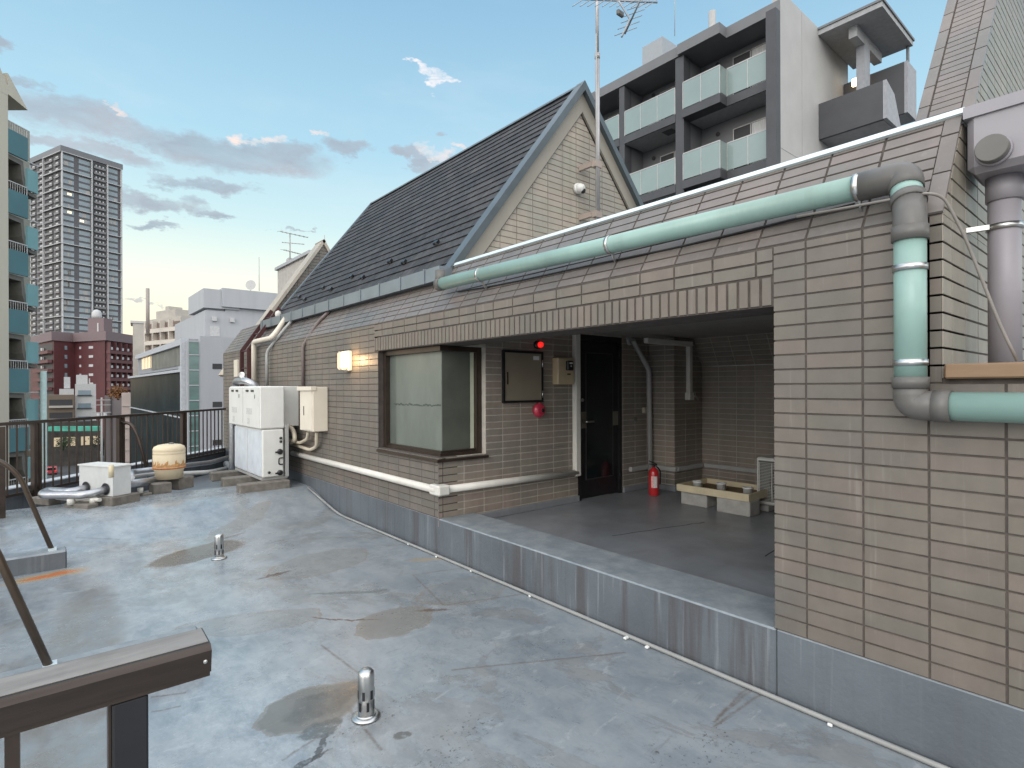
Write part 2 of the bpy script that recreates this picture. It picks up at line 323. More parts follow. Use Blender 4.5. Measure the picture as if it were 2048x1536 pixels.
M_floor2 = pm('dark_terrace_paint', (.21, .222, .24), .36, var=.22, sc=1.8, bump=.10, bsc=30, dirt=.35)

# ------------------------------------------------------------ mesh builder
WL = {}                       # world location of every root
class MB:
    def __init__(s): s.v = []; s.f = []; s.mi = []; s.r = []; s.sm = []
    def face(s, pts, mi=0, r=.5, smooth=False):
        i = len(s.v); s.v += [Vector(p) for p in pts]; s.f.append(tuple(range(i, i+len(pts)))); s.mi.append(mi); s.r.append(r); s.sm.append(smooth)
    def hexa(s, p, mi=0, r=.5):
        "p: 8 corners, bottom ring then top ring"
        for q in ((3, 2, 1, 0), (4, 5, 6, 7), (0, 1, 5, 4), (1, 2, 6, 5), (2, 3, 7, 6), (3, 0, 4, 7)): s.face([p[j] for j in q], mi, r)
    def box(s, a, b, mi=0, bev=0):
        x0, y0, z0 = [min(a[i], b[i]) for i in range(3)]; x1, y1, z1 = [max(a[i], b[i]) for i in range(3)]
        if bev:
            e = bev
            P = [(x0+e, y0+e), (x1-e, y0+e), (x1-e, y1-e), (x0+e, y1-e)]
            rg = []
            for zz, k in ((z0, e), (z0+e, 0), (z1-e, 0), (z1, e)):
                rg.append([(x0+e+k*0, y0+k, zz), (x1-e, y0+k, zz), (x1-k, y0+e, zz), (x1-k, y1-e, zz), (x1-e, y1-k, zz), (x0+e, y1-k, zz), (x0+k, y1-e, zz), (x0+k, y0+e, zz)])
            i = len(s.v)
            for q in rg: s.v += [Vector(p) for p in q]
            for a_ in range(3):
                for j in range(8):
                    s.f.append((i+a_*8+j, i+a_*8+(j+1) % 8, i+(a_+1)*8+(j+1) % 8, i+(a_+1)*8+j)); s.mi.append(mi); s.r.append(.5); s.sm.append(False)
            s.f.append(tuple(i+7-j for j in range(8))); s.f.append(tuple(i+24+j for j in range(8)))
            for _ in (0, 1): s.mi.append(mi); s.r.append(.5); s.sm.append(False)
        else:
            s.hexa([(x0, y0, z0), (x1, y0, z0), (x1, y1, z0), (x0, y1, z0), (x0, y0, z1), (x1, y0, z1), (x1, y1, z1), (x0, y1, z1)], mi)
    def lbox(s, fr, u0, u1, v0, v1, d0, d1, mi=0, r=.5):
        P = fr.p
        s.hexa([P(u0, v0, d0), P(u1, v0, d0), P(u1, v1, d0), P(u0, v1, d0), P(u0, v0, d1), P(u1, v0, d1), P(u1, v1, d1), P(u0, v1, d1)], mi, r)
    def bar(s, a, b, wd, ht, up=(0, 0, 1), mi=0):
        a, b = Vector(a), Vector(b); d = (b-a).normalized(); sd_ = d.cross(Vector(up)).normalized(); u = sd_.cross(d)
        q = []
        for P in (a, b): q.append([P+sd_*x*wd/2+u*y*ht/2 for x, y in ((-1, -1), (1, -1), (1, 1), (-1, 1))])
        s.hexa(q[0]+q[1], mi)
    def tube(s, pts, r, seg=14, mi=0, cap=True, bend=0, flat=1):
        pts = [Vector(p) for p in pts]
        if bend:
            out = [pts[0]]
            for i in range(1, len(pts)-1):
                A, B, C = pts[i-1], pts[i], pts[i+1]; d1 = (A-B); d2 = (C-B); rr = min(bend, d1.length*.49, d2.length*.49)
                p1 = B+d1.normalized()*rr; p2 = B+d2.normalized()*rr
                for t in range(7):
                    t /= 6; out.append(p1*(1-t)**2+B*2*t*(1-t)+p2*t*t)
            out.append(pts[-1]); pts = out
        d = (pts[1]-pts[0]).normalized(); n = d.cross(Vector((0, 0, 1)))
        if n.length < .1: n = d.cross(Vector((0, 1, 0)))
        n.normalize(); i0 = len(s.v); N = len(pts)
        for i, p in enumerate(pts):
            t = (pts[min(i+1, N-1)]-pts[max(i-1, 0)]).normalized()
            n = (n-t*n.dot(t)).normalized(); b = t.cross(n)
            rr = r[i] if hasattr(r, '__len__') else r
            for j in range(seg):
                a = 2*math.pi*j/seg; s.v.append(p+n*math.cos(a)*rr+b*math.sin(a)*rr*flat)
        for i in range(N-1):
            for j in range(seg):
                k = (j+1) % seg; s.f.append((i0+i*seg+j, i0+i*seg+k, i0+(i+1)*seg+k, i0+(i+1)*seg+j)); s.mi.append(mi); s.r.append(.5); s.sm.append(True)
        if cap:
            for ring in (range(seg-1, -1, -1), range((N-1)*seg, N*seg)):
                s.f.append(tuple(i0+j for j in ring)); s.mi.append(mi); s.r.append(.5); s.sm.append(False)
    def lathe(s, o, prof, axis=(0, 0, 1), seg=28, mi=0):
        "prof: (radius, height) pairs"
        o = Vector(o); ax = Vector(axis).normalized(); n = ax.orthogonal().normalized(); b = ax.cross(n); i0 = len(s.v)
        for r, h in prof:
            for j in range(seg):
                a = 2*math.pi*j/seg; s.v.append(o+ax*h+n*math.cos(a)*r+b*math.sin(a)*r)
        for i in range(len(prof)-1):
            for j in range(seg):
                k = (j+1) % seg; s.f.append((i0+i*seg+j, i0+i*seg+k, i0+(i+1)*seg+k, i0+(i+1)*seg+j)); s.mi.append(mi); s.r.append(.5)
                s.sm.append(abs(prof[i][0]-prof[i+1][0]) < 2.2*abs(prof[i][1]-prof[i+1][1])+1e-6)
        for ring, q in ((range(seg-1, -1, -1), prof[0]), (range((len(prof)-1)*seg, len(prof)*seg), prof[-1])):
            if q[0] > 1e-5: s.f.append(tuple(i0+j for j in ring)); s.mi.append(mi); s.r.append(.5); s.sm.append(False)
    def prism(s, poly, ext, mi=0):
        e = Vector(ext); A = [Vector(p) for p in poly]; B = [p+e for p in A]; n = len(A)
        s.face(A[::-1], mi); s.face(B, mi)
        for i in range(n): j = (i+1) % n; s.face([A[i], A[j], B[j], B[i]], mi)
    def build(s, name, mats, parent=None, label=None):
        me = D.meshes.new(name); off = WL.get(parent, Vector()) if parent else Vector()
        me.from_pydata([v-off for v in s.v], [], s.f)
        for mt in (mats if isinstance(mats, (list, tuple)) else [mats]): me.materials.append(mt)
        me.polygons.foreach_set('material_index', s.mi); me.polygons.foreach_set('use_smooth', s.sm)
        a = me.attributes.new('rnd', 'FLOAT', 'FACE'); a.data.foreach_set('value', s.r)
        me.update()
        import bmesh
        bm = bmesh.new(); bm.from_mesh(me); bmesh.ops.recalc_face_normals(bm, faces=bm.faces[:]) if getattr(s, 'recalc', True) else None
        bm.to_mesh(me); bm.free()
        o = D.objects.new(name, me); COL.objects.link(o)
        if parent: o.parent = parent
        WL[o] = off
        if label: o['label'] = label
        return o
def thing(name, label, cat, loc=(0, 0, 0), group=None):
    o = D.objects.new(name, None); COL.objects.link(o); o.location = loc; o.empty_display_size = .1
    o['label'] = label; o['category'] = cat
    if group: o['group'] = group
    WL[o] = Vector(loc); return o
def solo(mb, name, mats, label, cat, group=None, loc=None):
    "a thing that is one mesh, with its origin at its base"
    if loc is None:
        xs = [v.x for v in mb.v]; ys = [v.y for v in mb.v]; loc = ((min(xs)+max(xs))/2, (min(ys)+max(ys))/2, min(v.z for v in mb.v))
    mb.v = [v-Vector(loc) for v in mb.v]
    o = mb.build(name, mats); o.location = loc; o['label'] = label; o['category'] = cat
    if group: o['group'] = group
    return o
def struct(mb, name, mats):
    o = mb.build(name, mats); o['kind'] = 'structure'; return o
def copy_tree(o, parent=None):
    c = o.copy(); COL.objects.link(c)
    if parent: c.parent = parent; 
    for ch in [x for x in D.objects if x.parent == o]: copy_tree(ch, c)
    return c

class Fr:
    def __init__(s, o, u, v, n): s.o = Vector(o); s.u = Vector(u).normalized(); s.vv = Vector(v).normalized(); s.n = Vector(n).normalized()
    def p(s, u, v, d=0): return s.o+s.u*u+s.vv*v+s.n*d
def clip(poly, cv):
    "clip poly by convex ccw polygon cv (2D)"
    out = poly
    for i in range(len(cv)):
        a, b = cv[i], cv[(i+1) % len(cv)]; inp = out; out = []
        sd_ = lambda p: (b[0]-a[0])*(p[1]-a[1])-(b[1]-a[1])*(p[0]-a[0])
        for j in range(len(inp)):
            p, q = inp[j], inp[(j+1) % len(inp)]; sp, sq = sd_(p), sd_(q)
            if sp >= -1e-9: out.append(p)
            if (sp > 1e-9 and sq < -1e-9) or (sp < -1e-9 and sq > 1e-9):
                t = sp/(sp-sq); out.append((p[0]+(q[0]-p[0])*t, p[1]+(q[1]-p[1])*t))
        if len(out) < 3: return []
    return out
def ccw(p):
    return p if sum(p[i][0]*p[(i+1) % len(p)][1]-p[(i+1) % len(p)][0]*p[i][1] for i in range(len(p))) > 0 else p[::-1]
def tiles(mb, fr, poly, pu, pv, u0, v0, g=.0066, d=.0042, bv=.0016, stag=0, tilt=0, mi=0):
    poly = ccw(poly); us = [p[0] for p in poly]; vs = [p[1] for p in poly]
    for j in range(int(math.floor((min(vs)-v0)/pv)), int(math.ceil((max(vs)-v0)/pv))+1):
        off = stag*pu*(j % 2)
        for i in range(int(math.floor((min(us)-u0-off)/pu)), int(math.ceil((max(us)-u0-off)/pu))+1):
            a, b = u0+off+i*pu+g/2, v0+j*pv+g/2; cell = [(a, b), (a+pu-g, b), (a+pu-g, b+pv-g), (a, b+pv-g)]
            c = clip(cell, poly)
            if len(c) < 3: continue
            w_ = max(p[0] for p in c)-min(p[0] for p in c); h_ = max(p[1] for p in c)-min(p[1] for p in c)
            if w_ < .006 or h_ < .006: continue
            cx = sum(p[0] for p in c)/len(c); cy = sum(p[1] for p in c)/len(c); r = random.random()
            fx, fy = 1-2*bv/max(w_, 3*bv), 1-2*bv/max(h_, 3*bv)
            jd = random.uniform(-.0006, .0006)
            td = lambda v: d+jd-(tilt*(v-b)/pv if tilt else 0)
            lo = [fr.p(p[0], p[1], 0) for p in c]; hi = [fr.p(cx+(p[0]-cx)*fx, cy+(p[1]-cy)*fy, td(p[1])) for p in c]
            n = len(c); i0 = len(mb.v); mb.v += lo+hi
            mb.f.append(tuple(i0+n+k for k in range(n))); mb.mi.append(mi); mb.r.append(r); mb.sm.append(False)
            for k in range(n):
                q = (k+1) % n; mb.f.append((i0+k, i0+q, i0+n+q, i0+n+k)); mb.mi.append(mi); mb.r.append(r); mb.sm.append(False)

# ============================================================ DECK (structure)
def deckz(x, y):
    t = min(1, max(0, (y-6.25)/1.05)); return .2*t*t*(3-2*t)
mb = MB(); mb.recalc = False
xs = [-9, -6, -4, -3, -2, -1.5, -1, -.5, 0, .5, 1, 1.5, 2, 2.66]; ys = [-6, -3, 0, 3, 5, 6]+[6.1+.1*i for i in range(0, 22)]+[9, 10, 11, 11.9]
for i in range(len(xs)-1):
    for j in range(len(ys)-1):
        q = [(xs[i], ys[j]), (xs[i+1], ys[j]), (xs[i+1], ys[j+1]), (xs[i], ys[j+1])]
        q = clip(q, [(-9, -6), (2.66, -6), (2.66, 11.6), (-.75, 7.9), (-9, 7.9)]) if j >= 0 else q
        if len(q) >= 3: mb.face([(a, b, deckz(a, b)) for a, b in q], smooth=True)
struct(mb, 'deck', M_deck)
mb = MB(); mb.box((2.9, 1.215, .16), (7.5, 4.3, .24)); struct(mb, 'terrace_floor', M_floor2)
CRK = [(3.6, 3.0, 4.6, 2.75), (4.0, 1.9, 5.3, 2.2)]

# ============================================================ TILED BUILDING
Wx = 2.65; YB = 4.15; TH = rad(56); ML = .592
bd = thing('tiled_building', 'taupe tiled rooftop building with steep slate roof, recessed entrance and corner window', 'building', (4.5, 6, 0))
FA = Fr((Wx, 0, 0), (0, 1, 0), (0, 0, 1), (-1, 0, 0))
FB = Fr((0, YB, 0), (1, 0, 0), (0, 0, 1), (0, -1, 0))
FM = Fr((Wx, 0, 2.13), (0, 1, 0), (math.cos(TH), 0, math.sin(TH)), (-math.sin(TH), 0, math.cos(TH)))
CAPX, CAPZ = Wx+ML*math.cos(TH), 2.13+ML*math.sin(TH)
YC = .574
def R4(a, b, c, d): return [(a, c), (b, c), (b, d), (a, d)]
# near wall: pillar + low wall under the stone cap
mb = MB(); mb.recalc = False
mb.box((Wx, YC, .325), (Wx+.35, 1.215, 2.13), 1); mb.box((Wx, -2.5, .325), (Wx+.2, YC-.001, 1.50), 1)
tiles(mb, FA, R4(YC, 1.2195, 1.481, 2.13), .2285, .068, 1.074, .325)
tiles(mb, FA, R4(-2.5, 1.2195, .325, 1.481), .2285, .068, 1.074, .325)
FP = Fr((0, 1.215, 0), (1, 0, 0), (0, 0, 1), (0, 1, 0))
tiles(mb, FP, R4(Wx-.004, 3.0, .325, 1.85), .2285, .068, Wx-.10, .325)
mb.build('pillar_wall', [M_tile, M_grD], bd)
# far wall with the corner window cut out
mb = MB(); mb.recalc = False
mb.box((Wx, YB-.0, .325), (Wx+.2, 11.72, .855), 1); mb.box((Wx, 5.30, .855), (Wx+.2, 11.72, 2.13), 1)
tiles(mb, FA, R4(YB-.006, 11.72, .33, .852), .2142, .0655, 5.284, .33)
tiles(mb, FA, R4(5.284, 11.72, .852, 1.848), .2142, .0655, 5.284, .33)
tiles(mb, FA, R4(5.36, 11.72, 1.848, 2.13), .2142, .0655, 5.284, .33)
mb.build('outer_wall', [M_tile, M_grD], bd)
# lintel band with a soldier course
mb = MB(); mb.recalc = False
mb.box((Wx, 1.216, 1.85), (Wx+.30, 5.36, 2.13), 1)
tiles(mb, FA, R4(1.222, 5.36, 1.85, 1.995), .0571, .145, 1.2225, 1.85, g=.0115, d=.008)
tiles(mb, FA, R4(1.222, 5.36, 1.995, 2.13), .2285, .067, 1.074, 1.996, g=.0085, d=.007)
mb.build('lintel', [M_tile, M_grD], bd)
# mansard slope
mb = MB(); mb.recalc = False
mb.prism([FM.p(YC, 0, 0), FM.p(YC, ML, 0), (CAPX+.25, YC, CAPZ), (CAPX+.25, YC, 2.13)], (0, 11.72-YC, 0), 1)
tiles(mb, FM, R4(YC+.058, 5.284, .003, ML-.02), .2285, .068, 1.074, .003, d=.008, g=.0085)
tiles(mb, FM, R4(5.284, 11.72, .003, ML-.02), .2142, .068, 5.284, .003, d=.008)
FMh = Fr(FM.p(0, 0, .004), FM.u, FM.vv, FM.n)
tiles(mb, FMh, R4(YC-.006, YC+.056, .003, ML-.02), .08, .2285, YC-.008, .003, d=.009)
mb.build('mansard_slope', [M_tileM, M_grD], bd)
mb = MB(); mb.bar(FM.p(YC-.01, ML-.006, .016), FM.p(4.42, ML-.006, .016), .034, .014, up=FM.n); mb.build('cap_flashing', M_flash, bd)
# gable-end face turned to the viewer at the right
FE = Fr((0, YC, 0), (1, 0, 0), (0, 0, 1), (0, -1, 0))
mb = MB(); mb.recalc = False
poly = [(Wx+.36, -.05), (6.5, -.05), (6.5, CAPZ-.03), (CAPX, CAPZ-.03), (Wx+.36, CAPZ-.04)]
mb.prism([(Wx, YC, 1.5), (Wx+.359, YC, 1.5), (Wx+.359, YC, CAPZ-.03), (CAPX, YC, CAPZ-.03), (Wx, YC, 2.13)], (0, .16, 0), 1)
mb.prism([(x, YC, z) for x, z in poly], (0, .16, 0), 1)
tiles(mb, FE, [(Wx+.205, .0), (6.5, .0), (6.5, 1.50), (Wx+.205, 1.50)], .2285, .068, Wx-.10, .325)
tiles(mb, FE, [(Wx-.004, 1.5), (6.5, 1.5), (6.5, 2.13), (Wx-.004, 2.13)], .2285, .068, Wx-.10, .325)
tiles(mb, FE, [(Wx, 2.13), (6.5, 2.13), (6.5, CAPZ-.035), (CAPX-.01, CAPZ-.035)], .2285, .068, Wx-.10, .325)
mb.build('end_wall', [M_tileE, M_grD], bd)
# steep near fin wall
fz = lambda x: 3.40+1.41*(x-4.7)
mb = MB(); mb.recalc = False
pf = [(3.37, -.05), (9, -.05), (9, fz(6.6)), (6.6, fz(6.6)), (3.37, fz(3.37))]
mb.prism([(x, .83, z) for x, z in pf], (0, .31, 0), 1)
tiles(mb, Fr((0, .83, 0), (1, 0, 0), (0, 0, 1), (0, -1, 0)), pf, .2285, .068, 3.4, 1.5, d=.007)
sl = Vector((1, 0, 1.41)).normalized(); FF = Fr((4.7, 0, 3.4), (0, 1, 0), sl, (-sl.z, 0, sl.x))
tiles(mb, FF, R4(.897, 1.073, -2.2, 3.3), .2, .066, .893, 0, d=.006, mi=2)
tiles(mb, FF, R4(.822, .890, -2.2, 3.3), .08, .2285, .818, .04, d=.012, mi=2)
tiles(mb, FF, R4(1.080, 1.148, -2.2, 3.3), .08, .2285, 1.076, .0, d=.012, mi=2)
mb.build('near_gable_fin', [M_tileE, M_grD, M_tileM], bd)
# far fin wall
mb = MB(); mb.recalc = False
pf = [(2.7, 1.7), (4.64, 4.6), (5.6, 3.0), (5.6, 1.7)]
mb.prism([(x, 11.8, z) for x, z in pf], (0, .35, 0), 1)
tiles(mb, Fr((0, 11.8, 0), (1, 0, 0), (0, 0, 1), (0, -1, 0)), pf, .2285, .068, 3.4, 1.5)
mb.bar((2.68, 11.97, 1.72), (4.66, 11.97, 4.66), .42, .06, up=(-.8, 0, .6), mi=2); mb.bar((4.62, 11.97, 4.66), (5.6, 11.97, 3.03), .42, .06, up=(.8, 0, .6), mi=2)
mb.build('far_gable_fin', [M_tile, M_grD, M_tileG], bd)
# flat roof body, keeps daylight out of the recess
mb = MB(); mb.box((CAPX+.26, YC+.17, 2.2), (9, 11.7, 2.55)); mb.box((Wx+.31, 1.2, 2.135), (CAPX+.26, 5.3, 2.5)); mb.box((Wx+.3, 5.3, .2), (Wx+.4, 11.7, 2.12))
mb.box((3.2, 1.10, .2), (7.3, 1.205, 2.19)); mb.build('flat_roof', M_floor2, bd)
mb = MB(); mb.box((Wx+.301, 1.21, 2.06), (7.2, YB+.0, 2.13)); mb.build('soffit', pm('dark_soffit', (.28, .265, .25), .8), bd)
# recessed entrance walls
mb = MB(); mb.recalc = False
XP, YP, XC = 5.70, 3.80, 6.30
mb.box((Wx+.2005, YB, .24), (4.42, YB+.2, .852), 1); mb.box((3.17, YB, .852), (4.42, YB+.2, 2.06), 1); mb.box((Wx+.31, YB, 1.85), (3.17, YB+.2, 2.06), 1)
mb.box((5.17, YB, .24), (XP, YB+.2, 2.06), 1); mb.box((4.42, YB, 2.045), (5.17, YB+.2, 2.06), 1)
for a in ((Wx-.004, 4.42, .24, .852), (3.17, 4.42, .852, 2.06), (5.17, XP, .24, 2.06)):
    tiles(mb, FB, R4(*a), .2262, .0641, 2.694, .247, g=.009, d=.004)
mb.box((XP, YP, .24), (XP+.2, YB+.2, 2.06), 1); tiles(mb, Fr((XP, 0, 0), (0, 1, 0), (0, 0, 1), (-1, 0, 0)), R4(YP-.004, YB, .24, 2.06), .2262, .0641, YP-.1, .247, g=.009, d=.004)
mb.box((XP+.001, YP+.001, .24), (XC+.2, YP+.2, 2.06), 1); tiles(mb, Fr((0, YP, 0), (1, 0, 0), (0, 0, 1), (0, -1, 0)), R4(XP-.004, XC, .24, 2.06), .2262, .0641, XP, .247, g=.009, d=.004)
mb.box((XC, 1.2, .24), (XC+.2, YP, 1.72), 1)
FC = Fr((XC, 0, 0), (0, 1, 0), (0, 0, 1), (-1, 0, 0)); tiles(mb, FC, R4(1.2, YP, .24, 1.72), .2262, .0641, YP, .247, g=.009, d=.004)
FS = Fr((XC-.002, 0, 1.722), (0, 1, 0), (-.5, 0, .87), (-.87, 0, -.5)); mb.face([FS.p(1.2, 0), FS.p(YP, 0), FS.p(YP, .42), FS.p(1.2, .42)], 1)
tiles(mb, FS, R4(1.2, YP, 0, .42), .2262, .0641, YP, 0, g=.009, d=.004)
mb.build('entrance_wall', [M_tileB, M_grL], bd)
mb = MB(); mb.box((3.031, YB-.03, .2401), (4.418, YB-.0045, .305), bev=.005); mb.build('painted_skirting', M_floor2, bd); mb = MB(); mb.box((5.17, YB-.03, .2401), (XP-.0295, YB-.0045, .305), bev=.005); mb.box((XP-.03, YP-.03, .2401), (XP-.0045, YB-.0045, .305), bev=.005); mb.box((XP-.004, YP-.03, .2401), (XC-.031, YP-.0045, .305), bev=.005); mb.box((XC-.03, 1.3, .2401), (XC-.0045, YP-.0045, .305), bev=.005); mb.build('painted_skirting', M_floor2, bd)
for x0_, y0_, x1_, y1_ in CRK:
    mb = MB(); n_ = 14; ps = [Vector((x0_+(x1_-x0_)*i/n_, y0_+(y1_-y0_)*i/n_+random.uniform(-.012, .012), .2406)) for i in range(n_+1)]
    for p_, q_ in zip(ps[:-1], ps[1:]): d_ = Vector((.0, .006, 0)); mb.face([p_-d_, q_-d_, q_+d_, p_+d_])
    mb.build('floor_crack', pm('crack_dark', (.05, .05, .05), .9), bd)
# painted kerb / plinth
mb = MB(); mb.box((Wx-.004, 1.2155, -.06), (3.03, YB-.005, .325), bev=.008); mb.box((Wx-.002, -2.5, -.06), (Wx+.2, 1.213, .324), bev=.006); mb.box((Wx-.002, YB-.004, -.06), (Wx+.2, 11.72, .329), bev=.006)
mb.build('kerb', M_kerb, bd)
# stone cap on the low wall
mb = MB(); mb.box((Wx-.035, -2.5, 1.497), (Wx+.30, YC-.012, 1.553), bev=.006); mb.build('wall_cap', M_ystone, bd)
# corner window
mb = MB()
wy1, wx1, wz0, wz1 = 5.284, 3.165, .852, 1.846
for (a, b) in (((Wx+.055, wy1-.055, wz0), (Wx+.16, wy1, wz1)), ((wx1-.055, YB+.055, wz0), (wx1, YB+.16, wz1))): mb.box(a, b)
for z0, z1, e in ((wz0+.001, wz0+.03, 0), (wz0+.03, wz0+.05, .02), (wz1-.045, wz1-.001, 0)):
    mb.box((Wx+.055+e, YB+.055+e, z0), (Wx+.16, wy1-.056, z1)); mb.box((Wx+.161, YB+.055+e, z0), (wx1-.056, YB+.16, z1))
win = mb.build('corner_window', M_brown, bd)
mb = MB(); mb.box((Wx+.10, YB+.10, wz0+.05), (Wx+.108, wy1-.19, wz1-.045)); mb.build('pane', M_frost, win)
mb = MB(); mb.box((Wx+.102, wy1-.189, wz0+.05), (Wx+.112, wy1-.056, wz1-.045)); mb.build('pane', pm('side_glass', (.10, .115, .10), .3), win, 'narrow darker side strip of the frosted window')
mb = MB(); mb.box((Wx+.109, YB+.10, wz0+.05), (wx1-.10, YB+.108, wz1-.045)); mb.build('pane', M_frostB, win, 'dim frosted pane facing the entrance')
mb = MB(); mb.box((wx1-.099, YB+.101, wz0+.05), (wx1-.057, YB+.109, wz1-.045)); mb.build('lit_reveal_strip', M_reveal, win)  # pale strip painted on to stand for the lit reveal inside
mb = MB(); P = [(Wx-.03, YB-.03), (Wx+.16, YB-.03)]
for (x0, x1, y0, y1) in ((Wx-.03, Wx+.055, YB-.03, wy1+.0), (Wx+.055, wx1+.02, YB-.03, YB+.055)):
    mb.hexa([(x0, y0, wz0-.035), (x1, y0, wz0-.035), (x1, y1, wz0-.035), (x0, y1, wz0-.035), (x0+.002, y0+.002, wz0-.012), (x1, y0+.002, wz0-.012 if x1 > Wx+.1 else wz0), (x1, y1, wz0), (x0+.002, y1, wz0-.012 if x1 < Wx+.1 else wz0)])
mb.build('sill', M_brown, win)
mb = MB(); mb.box((Wx+.109, YB+.11, wz0), (Wx+.16, wy1, wz1)); mb.box((Wx+.162, YB+.12, wz0), (wx1, YB+.16, wz1)); mb.build('inner_blind', pm('room_dark', (.05, .05, .045), .9), win)
# window water mark
mb = MB()
for i in range(26):
    y = YB+.11+i*.034; z = 1.30+random.uniform(-.006, .006); mb.box((Wx+.0985, y, z), (Wx+.0995, y+.036, z+random.uniform(.008, .018)))
mb.build('water_line', pm('damp_mark', (.055, .07, .06), .5), win)
# door
dx0, dx1, dz0, dz1 = 4.424, 5.165, .24, 2.045
mb = MB()
mb.box((dx0, YB-.004, dz0), (dx0+.05, YB+.15, dz1)); mb.box((dx1-.05, YB-.004, dz0), (dx1, YB+.15, dz1)); mb.box((dx0+.05, YB-.004, dz1-.06), (dx1-.05, YB+.15, dz1))
dr = mb.build('door', M_black, bd)
mb = MB(); mb.box((dx0+.052, YB+.02, dz0+.01), (dx1-.052, YB+.06, dz1-.062)); mb.build('door_leaf', M_black, dr)
mb = MB(); g0, g1, gz0, gz1 = dx0+.15, dx1-.15, dz0+.22, dz1-.20
mb.box((g0, YB+.012, gz0), (g1, YB+.019, gz1)); mb.build('glass_panel', M_glassd, dr)
mb = MB()
for a, b in (((g0-.012, gz0-.012), (g0, gz1+.012)), ((g1, gz0-.012), (g1+.012, gz1+.012)), ((g0, gz0-.012), (g1, gz0)), ((g0, gz1), (g1, gz1+.012))): mb.box((a[0], YB+.010, a[1]), (b[0], YB+.0195, b[1]))
mb.build('glazing_bead', pm('bead_grey', (.07, .072, .072), .4, .5), dr)
for a in (((dx0+.055, YB+.006, 1.02), (dx0+.14, YB+.018, 1.20)), ((dx1-.145, YB+.006, 1.03), (dx1-.055, YB+.018, 1.19))):
    mb = MB(); mb.box(*a); mb.build('push_plate', pm('dull_nickel', (.26, .25, .21), .4, .8), dr)
mb = MB(); mb.tube([(dx0+.09, YB+.01, 1.095), (dx0+.09, YB-.05, 1.095), (dx0+.20, YB-.05, 1.095)], .011, bend=.02); mb.build('handle', M_steel, dr)
mb = MB(); mb.lathe((dx0+.085, YB+.014, 1.33), [(0, -.01), (.018, -.01), (.018, 0)], (0, 1, 0)); mb.build('lock', M_steel, dr)
for z in (.45, 1.85):
    mb = MB(); mb.tube([(dx1-.045, YB-.008, z-.05), (dx1-.045, YB-.008, z+.05)], .008); mb.build('hinge', M_black, dr)
# slate roof
GX0, GZ0, AX, AZ, GX1 = 2.93, 2.56, 4.78, 4.945, 6.95; YG0, YG1 = 4.45, 9.75
mb = MB(); mb.recalc = False
mb.prism([(GX0, YG0, GZ0), (AX, YG0, AZ), (GX1, YG0, GZ0)], (0, YG1-YG0, 0), 1)
sv = Vector((AX-GX0, 0, AZ-GZ0)); SLn = sv.length; sv.normalize(); FR = Fr((GX0, 0, GZ0), (0, 1, 0), sv, (-sv.z, 0, sv.x))
tiles(mb, FR, R4(YG0, YG1, 0, SLn), .303, .137, YG0, 0, g=.005, d=.016, bv=.0005, stag=.5, tilt=.011)
rf = mb.build('slate_roof', [M_slate, M_black], bd)
mb = MB(); mb.bar((AX, YG0-.06, AZ+.004), (AX, YG1+.02, AZ+.004), .09, .02); mb.bar((GX0-.005, YG1+.015, GZ0), (AX, YG1+.015, AZ+.02), .05, .05, up=FR.n); mb.build('ridge_cap', M_gut, rf)
for px, py in ((875, 492), (782, 528), (810, 530), (705, 558), (727, 560), (648, 580), (663, 583), (600, 598), (611, 603)):
    r = ray(px, py); t = FR.n.dot(FR.o-EYE)/FR.n.dot(r); p = EYE+r*t; u = p.y; v = (p-FR.o).dot(sv)
    mb = MB(); mb.lbox(FR, u-.04, u+.04, v, v+.045, .018, .045, 1); mb.face([FR.p(u-.045, v-.003, .018), FR.p(u+.0, v-.003, .018), FR.p(u-.01, v-.003, .055), FR.p(u-.035, v-.003, .055)], 0)
    mb.build('snow_guard', [M_steel, M_black], rf)
mb = MB(); y0, y1 = YG0-.12, YG1+.06
mb.box((GX0-.15, y0, GZ0-.10), (GX0-.135, y1, GZ0+.03)); mb.box((GX0-.134, y0, GZ0-.10), (GX0-.01, y1, GZ0-.085)); mb.box((GX0-.134, y0, GZ0-.084), (GX0-.005, y0+.012, GZ0+.03)); mb.box((GX0-.134, y1-.012, GZ0-.084), (GX0-.005, y1, GZ0+.03))
gt = mb.build('gutter', M_gut, rf)
for i in range(12):
    y = y0+.25+i*.465; mb = MB(); mb.box((GX0-.158, y, GZ0-.105), (GX0-.1505, y+.02, GZ0+.036)); mb.box((GX0-.156, y+.002, GZ0+.031), (GX0-.02, y+.018, GZ0+.037)); mb.build('gutter_bracket', M_gut, gt)
# gable face
kL, kR = (AZ-GZ0)/(AX-GX0), (AZ-GZ0)/(GX1-AX); cL, cR = 1/math.hypot(1, kL), 1/math.hypot(1, kR)
def apex(d):
    a, b = d/cL, d/cR
    x = AX+(a-b)/(kL+kR); return x, AZ+kL*(x-AX)-a
def rake(mb, d0, d1, ya, yb, mi=0):
    a0, a1 = apex(d0), apex(d1); zb = GZ0-.05
    xL = lambda d: AX-(AZ-d/cL-zb)/kL; xR = lambda d: AX+(AZ-d/cR-zb)/kR
    mb.prism([(xL(d0), ya, zb), (a0[0], ya, a0[1]), (a1[0], ya, a1[1]), (xL(d1), ya, zb)], (0, yb-ya, 0), mi)
    mb.prism([(xR(d0), ya, zb), (xR(d1), ya, zb), (a1[0], ya, a1[1]), (a0[0], ya, a0[1])], (0, yb-ya, 0), mi)
mb = MB(); rake(mb, -.035, .035, YG0-.10, YG0+.03); mb.build('rake_trim', M_trim, rf)
